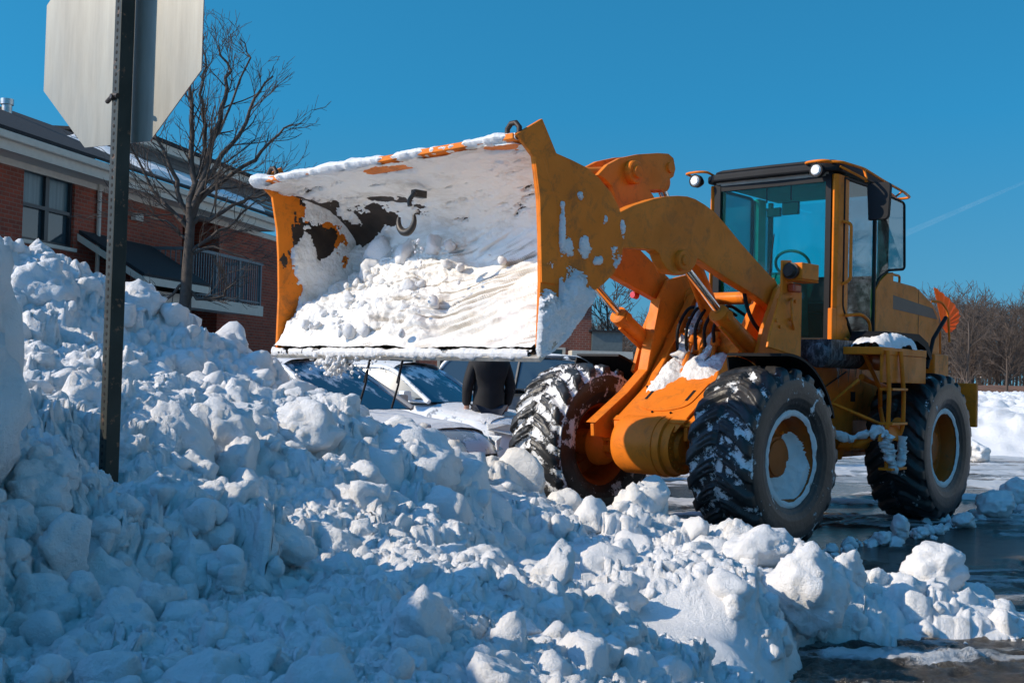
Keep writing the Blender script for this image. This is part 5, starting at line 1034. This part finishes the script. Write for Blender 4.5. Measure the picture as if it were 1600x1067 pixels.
leader([(295, 375), (260, 350), (225, 335), (200, 330)], .025, .006, .6)
leader([(300, 350), (340, 335), (380, 318), (415, 300), (440, 260)], .04, .007, .8)
leader([(296, 395), (330, 370), (365, 345), (395, 318), (425, 310)], .028, .006, .6)
leader([(294, 400), (330, 385), (380, 405), (415, 408)], .022, .006, .5)
leader([(290, 450), (310, 470), (345, 462), (372, 438)], .035, .008, .6)
leader([(290, 440), (262, 465), (235, 460), (200, 462)], .025, .006, .5)
leader([(300, 340), (330, 230), (350, 190), (390, 90), (378, 62)], .03, .007, .7)
segs_mesh('trunk', TS, M_bark, tree, 10); segs_mesh('crown', TW, M_bark, tree, 4)
# ---- far bare trees
VAR = []
for k in range(7):
    R = random.Random(40+k); S_ = []; H = 8.; p = np.zeros(3); d = np.array([0, 0, 1.]); r = .13
    for i in range(7):
        d = d+np.array([R.gauss(0, .07), R.gauss(0, .07), .1]); d /= np.linalg.norm(d); q2 = p+d*H*.12; S_.append((p, q2, r, r*.86)); p = q2; r *= .86
        if i > 0:
            for _ in range(3):
                t = R.uniform(.5, 1.0); a = R.uniform(0, 6.28); dd = np.array([math.cos(a)*math.sin(t), math.sin(a)*math.sin(t), math.cos(t)]); grow(S_, p, dd, H*R.uniform(.16, .30), r*.5, 2, R, .4, .5, minr=.02)
    VAR.append(S_)
def wood(name, places, **k):
    S_ = []
    for (x, y, h, v_) in places:
        s_ = h/8.; a = random.uniform(0, 6.28); c, sn2 = math.cos(a), math.sin(a); M_ = np.array([[c, -sn2, 0], [sn2, c, 0], [0, 0, 1]])*s_; o_ = np.array([x, y, .3])
        S_ += [(M_@p+o_, M_@q_+o_, ra*s_, rb*s_) for (p, q_, ra, rb) in VAR[v_]]
    return tag(segs_mesh(name, S_, M_bark2, None, 3), **k)
pl_ = []
for _ in range(170):
    D = random.uniform(88, 150); px = random.uniform(1440, 1800); X_ = (px-800)/1787*D; hh = (random.uniform(5.2, 8.6) if px > 1500 else random.uniform(6.5, 9))*D/105; pl_.append((X_, D, hh*random.choice((.6, 1, 1, 1)), random.randrange(7)))
for _ in range(55):
    D = random.uniform(75, 110); px = random.uniform(880, 1120); X_ = (px-800)/1787*D; pl_.append((X_, D, random.uniform(2.6, 5.4)*D/85, random.randrange(7)))
for _ in range(120): pl_.append((random.uniform(30, 75), random.uniform(-40, 60), random.uniform(6, 9.5), random.randrange(7)))
wood('far_woods', pl_, kind='stuff')
for (px, D, h, lab) in ((960, 46, 5.6, 'tall thin leafless tree seen through the gap between bucket and front frame'), (1508, 70, 6.3, 'leafless tree with a dark leaning trunk just right of the loader tail'), (1575, 78, 6.6, 'leafless tree at the far right edge in front of the woods')):
    e_ = empty('bare_tree', ((px-800)/1787*D, D, 0), 0, label=lab, cat='tree', group='leafless trees beyond the car park'); s_ = h/8; k_ = {960: 1, 1508: 3, 1575: 5}[px]
    sc2 = [(p*s_, q_*s_, ra*s_*1.2, rb*s_) for (p, q_, ra, rb) in VAR[k_]]; segs_mesh('trunk', sc2[:1]+[t for t in sc2[1:] if t[2] > .05*s_], M_bark2, e_, 6); segs_mesh('crown', [t for t in sc2[1:] if t[2] <= .05*s_], M_bark2, e_, 3)

# ================================================================== PARKED CARS
def carpaint(name, c, snow=.5):
    q = NT(name); m_ = q.ramp(q.noise(2.2, 7, .7, None, .3), .62-snow*.25, .66-snow*.25); q.base(q.mix(m_, c+(1,), (.8, .82, .84, 1))); q.rough(q.ramp(m_, 0, 1, (.25, .25, .25, 1), (.6, .6, .6, 1))); q.b.inputs['Metallic'].default_value = .1; return q.m
def car(name, loc, hd_, col, label, Lh=2.25, W=.86, belt=.98, roof=1.45, cow=.95, rt0=.20, rt1=-1.0, rb=-1.75, hoodz=.78, wipers=False, snowamt=.5, box=False):
    e_ = empty(name, loc, hd_, label=label, cat='car', group='snow dusted cars parked behind the bank'); M_c = carpaint(name+'_paint', col, snowamt)
    xs = np.array([Lh, Lh-.06, Lh-.22, Lh-.5, cow+.35, cow, .3, -.6, rb, rb-.25, -Lh+.12, -Lh]); ws = np.array([.55, .68, .79, .84, .86, .87, .87, .87, .86, .84, .76, .68])*W/.86
    if box: tz = np.array([.62, hoodz-.04, hoodz+.04, belt-.10, belt-.05, belt, belt+.02, belt+.02, belt+.02, belt+.02, belt, .9])
    else: tz = np.array([.55, hoodz-.10, hoodz-.0, hoodz+.09, belt-.06, belt, belt+.01, belt+.02, belt+.03, belt+.0, belt-.04, .80])
    xi = np.linspace(Lh, -Lh, 60); wi = np.interp(-xi, -xs, ws); ti = np.interp(-xi, -xs, tz); k_ = np.linspace(0, 1, 13)
    prof = [(.0, 1), (.35, .995), (.62, .97), (.82, .92), (.93, .80), (.985, .62), (1., .42), (1.0, .22), (.97, .05), (.92, -.05)]
    V = np.zeros((60, 19, 3))
    for i in range(60):
        zb2 = .22; row = []
        for (a, b) in prof[::-1]: row.append((-wi[i]*a, zb2+(ti[i]-zb2)*b))
        for (a, b) in prof[1:]: row.append((wi[i]*a, zb2+(ti[i]-zb2)*b))
        for j, (yy, zz) in enumerate(row): V[i, j] = (xi[i]-.10*(yy/W)**2*np.sign(xi[i])*(abs(xi[i])/Lh)**6*1.5, yy, zz)
    bo = grid('body', V, M_c, parent=e_)
    hb2 = W*.83; ht = W*.64
    G = {'fl': (cow, hb2, belt+.01), 'fr': (cow, -hb2, belt+.01), 'tl': (rt0, ht, roof), 'tr': (rt0, -ht, roof), 'rl': (rt1, ht, roof-.02), 'rr': (rt1, -ht, roof-.02), 'bl': (rb, hb2, belt+.03), 'br': (rb, -hb2, belt+.03)}
    mb = MB(); m1 = (cow+.06, 0, belt+.01); m2 = (rt0+.04, 0, roof+.03)
    mb.add([G['fl'], m1, m2, G['tl'], G['fr'], G['tr']], [(0, 1, 2, 3), (1, 4, 5, 2)]); mb.build('windshield', M_wind, e_, smoothang=60)
    mb = MB(); mb.add([G['bl'], G['br'], G['rr'], G['rl']], [(0, 1, 2, 3)]); mb.build('rear_window', M_pane, e_)
    for s_ in ('l', 'r'): mb = MB(); mb.add([G['f'+s_], G['t'+s_], G['r'+s_], G['b'+s_]], [(0, 1, 2, 3)]); mb.build('side_window', M_pane, e_)
    mb = MB()
    for s_ in ('l', 'r'):
        sg = 1 if s_ == 'l' else -1
        mb.tube(rnd([G['f'+s_], G['t'+s_], G['r'+s_], G['b'+s_]], .25, 5), .035, 8); xm = (rt0+rt1)/2+.1; mb.tube([(xm-.05, sg*hb2, belt), (xm, sg*ht, roof)], .03, 6); mb.tube([(cow, sg*(hb2+.01), belt+.01), (rb, sg*(hb2+.01), belt+.03)], .02, 6)
    mb.build('pillar', M_c, e_, smoothang=60)
    us = np.linspace(rt0+.05, rt1-.1, 24); vs2 = np.linspace(-1, 1, 18); UU, VV2 = np.meshgrid(us, vs2, indexing='ij'); zz = roof+.05*(1-VV2**2)-.03*((UU-(rt0+rt1)/2)/.6)**2*.6
    grid('roof', np.stack([UU, VV2*(ht+.03), zz], -1), M_c, parent=e_)
    fz = .035+.02*fbm(UU*3, VV2*2, loc[0], 3); fz = fz*np.clip((1-np.abs(VV2)**6)*1.2, 0, 1); grid('roof_snow', np.stack([UU, VV2*(ht+.03), zz+fz-.002], -1), M_snowc, mask=fz > .006, parent=e_)
    # snow on hood
    xh = np.linspace(Lh-.35, cow+.02, 40); yh = np.linspace(-.74, .74, 40)*W/.86; XH, YH = np.meshgrid(xh, yh, indexing='ij'); th_ = np.interp(-XH, -xs, tz); wh = np.interp(-XH, -xs, ws); a = np.abs(YH)/wh; bz = np.interp(a, [p[0] for p in prof[:7]], [p[1] for p in prof[:7]]); Zh = .22+(th_-.22)*bz
    tk = .014+.02*fbm(XH*2.2, YH*2.2, loc[1], 4)-.02*smooth((a-.75)/.15); grid('hood_snow', np.stack([XH, YH, Zh+np.maximum(tk, 0)], -1), M_snowc, mask=tk > .002, parent=e_)
    for sx in (cow+.47, -Lh+.85):
        for sy in (1, -1):
            w_ = bpy.data.objects.new('wheel', None); C.objects.link(w_); w_.parent = e_
            mb = MB(); mb.cyl((sx, sy*(W-.22), .32), (sx, sy*(W+.005), .32), [(0, .28), (.1, .32), (.9, .32), (1, .28), (1, .22)], 28); mb.build('tyre', M_blk, w_, smoothang=40); mb = MB(); mb.cyl((sx, sy*(W-.03), .32), (sx, sy*(W+.012), .32), [(0, .21), (1, .19)], 20); mb.build('rim', M_steel, w_, smoothang=40)
    for sy in (1, -1):
        mb = MB(); mb.slab([(Lh-.03, sy*.44, .60), (Lh-.10, sy*.66, .61), (Lh-.33, sy*.80, .66), (Lh-.36, sy*.79, .74), (Lh-.12, sy*.66, .74), (Lh-.06, sy*.46, .71)], (.02, sy*.012, .01)); mb.build('headlight', lens.m, e_, bevel=.01)
        mb = MB(); mb.prismx([(p[0]*sy, p[1]) for p in rnd([(hb2+.05, belt+.02), (hb2+.24, belt+.02), (hb2+.24, belt+.15), (hb2+.08, belt+.15), (hb2+.05, belt+.02)], .03, 3)[:-1]], cow-.32, cow-.24); mb.build('side_mirror', M_c, e_)
    mb = MB()
    for k in range(4): mb.box(Lh-.01-.0*k, Lh+.012, -.40, .40, .42+k*.05, .44+k*.05)
    mb.build('grille', M_blk, e_)
    if wipers:
        for (yy) in (-.30, .25):
            mb = MB(); p = (cow+.08, yy, belt+.02); q2 = (cow-.02, yy+.30*0+.28, belt+.50); mb.tube([p, ((p[0]+q2[0])/2+.02, (p[1]+q2[1])/2, (p[2]+q2[2])/2), q2], .012, 6); mb.tube([((p[0]*.45+q2[0]*.55), p[1]*.45+q2[1]*.55, p[2]*.45+q2[2]*.55), (q2[0]-.01, q2[1]+.06, q2[2]+.12)], .014, 6); mb.build('wiper', M_blk, e_, smoothang=60)
    return e_
q = NT('frosted_windshield'); m_ = q.ramp(q.noise(1.6, 6, .65), .50, .56); q.base(q.mix(m_, (.03, .09, .15, 1), (.72, .76, .80, 1))); q.rough(q.ramp(m_, 0, 1, (.06, .06, .06, 1), (.6, .6, .6, 1))); M_wind = q.m
lens_ok = lens
car('parked_car', (-2.25, 12.35, 0), math.atan2(-.53, .85), (.42, .40, .38), 'silver sedan nearest the bank with both wipers lifted off its frosty windshield', wipers=True, snowamt=.35)
car('parked_car', (-1.55, 16.3, 0), math.atan2(-.50, .87), (.35, .36, .37), 'second sedan parked just behind the silver one with a snow covered windshield', snowamt=.7)
car('parked_suv', (1.0, 19.3, 0), math.atan2(-.25, .97), (.05, .055, .06), 'dark sport utility vehicle parked behind the far front wheel of the loader', Lh=2.3, W=.92, belt=1.12, roof=1.68, cow=.95, rt0=.35, rt1=-2.0, rb=-2.2, hoodz=.95, snowamt=.2, box=True)

# ================================================================== PERSON
pp = CO+ray(764, 600)*15.2; pr_ = empty('person', (pp[0], pp[1], 0), R_(15), label='person in a long black winter coat standing between the parked cars under the bucket', cat='person'); pr_.scale = (1.12, 1.12, 1.05)
def skin(name, verts, edges, rad, mat, par, sub=2):
    me = bpy.data.meshes.new(name); me.from_pydata(verts, edges, []); me.materials.append(mat); o = bpy.data.objects.new(name, me); C.objects.link(o); o.parent = par
    s_ = o.modifiers.new('s', 'SKIN'); s_.use_smooth_shade = True
    for i, r in enumerate(rad): me.skin_vertices[0].data[i].radius = (r if isinstance(r, tuple) else (r, r))
    me.skin_vertices[0].data[0].use_root = True; u_ = o.modifiers.new('u', 'SUBSURF'); u_.levels = sub; u_.render_levels = sub; return o
M_coat = simple('black_coat', (.010, .009, .010), .8, 0, .4, 6, .3); M_skin = simple('skin', (.45, .25, .18), .5)
V = [(0, 0, .95), (0, 0, 1.15), (0, 0, 1.38), (0, .01, 1.50), (0, .05, 1.60), (0, .06, 1.70), (.10, 0, .90), (.11, .02, .50), (.11, .0, .08), (.12, .14, .04), (-.10, 0, .90), (-.11, -.02, .50), (-.11, -.04, .08), (-.12, .10, .04), (.20, 0, 1.42), (.26, -.02, 1.15), (.24, .10, .90), (-.20, 0, 1.42), (-.26, -.02, 1.15), (-.24, .10, .90), (.24, .13, .84), (-.24, .13, .84)]
E_ = [(0, 1), (1, 2), (2, 3), (3, 4), (4, 5), (0, 6), (6, 7), (7, 8), (8, 9), (0, 10), (10, 11), (11, 12), (12, 13), (2, 14), (14, 15), (15, 16), (16, 20), (2, 17), (17, 18), (18, 19), (19, 21)]
rd_ = [(.17, .12), (.15, .11), (.18, .12), .055, .085, .07, .09, .065, .045, .035, .09, .065, .045, .035, .065, .05, .035, .065, .05, .035, .03, .03]
skin('body', V, E_, rd_, M_skin, pr_)
V = [(0, 0, .95), (0, 0, 1.15), (0, 0, 1.38), (0, -.02, 1.52), (0, 0, .58), (.20, 0, 1.43), (.265, -.02, 1.15), (.245, .10, .91), (-.20, 0, 1.43), (-.265, -.02, 1.15), (-.245, .10, .91), (0, -.03, 1.68), (0, -.02, 1.76)]
skin('coat', V, [(3, 11), (11, 12), (0, 1), (1, 2), (2, 3), (0, 4), (2, 5), (5, 6), (6, 7), (2, 8), (8, 9), (9, 10)], [(.21, .16), (.19, .15), (.20, .15), (.15, .12), (.22, .17), .085, .07, .055, .085, .07, .055, (.155, .12), (.09, .08)], M_coat, pr_)
skin('trousers', [(0, 0, .90), (.10, 0, .84), (.11, .02, .50), (.11, 0, .12), (-.10, 0, .84), (-.11, -.02, .50), (-.11, -.04, .12)], [(0, 1), (1, 2), (2, 3), (0, 4), (4, 5), (5, 6)], [(.17, .13), .105, .08, .07, .105, .08, .07], simple('dark_jeans', (.02, .025, .04), .8), pr_)
skin('hat', [(0, .05, 1.71), (0, .04, 1.77)], [(0, 1)], [.105, .07], M_coat, pr_)
for s_ in (1, -1):
    for k in range(4): skin('finger', [(s_*.24, .14+.012*k-.02, .82), (s_*.24, .145+.014*k-.02, .77), (s_*.235, .155+.012*k-.02, .735)], [(0, 1), (1, 2)], [.010, .009, .007], M_skin, pr_, 1)
    skin('thumb', [(s_*.235, .16, .84), (s_*.225, .185, .80), (s_*.22, .19, .775)], [(0, 1), (1, 2)], [.011, .010, .008], M_skin, pr_, 1)
mb = MB(); mb.cyl((0, .105, 1.62), (0, .135, 1.60), [(0, .018), (1, .012)], 10); mb.box(-.045, -.02, .098, .106, 1.645, 1.655); mb.box(.02, .045, .098, .106, 1.645, 1.655); mb.box(-.025, .025, .094, .102, 1.56, 1.567); mb.build('face', M_skin, pr_)

# ================================================================== CONTRAIL (vapour line in the sky)
q = NT('vapour'); t = q.t; out = t.nodes['Material Output']; q.base((.9, .9, .9, 1)); q.rough(1); tr = q.n('BsdfTransparent'); mx = q.n('MixShader'); lw = q.n('LayerWeight'); lw.inputs[0].default_value = .35
f = q.math('MULTIPLY', q.math('SUBTRACT', 1., lw.outputs['Facing']), q.ramp(q.noise(.02, 4), .3, .8)); f = q.math('MULTIPLY', f, .07); q.l(f, mx.inputs[0]); q.l(tr.outputs[0], mx.inputs[1]); q.l(q.b.outputs[0], mx.inputs[2]); q.l(mx.outputs[0], out.inputs[0])
a = CO+ray(1385, 378)*3000; b = CO+ray(1640, 268)*3000; n_ = 14
mb = MB(); mb.tube([tuple(a+(b-a)*k/n_) for k in range(n_+1)], [9.-6.*k/n_ for k in range(n_+1)], 14)
o = mb.build('vapour_trail', q.m, None, smoothang=180); tag(o, kind='stuff')
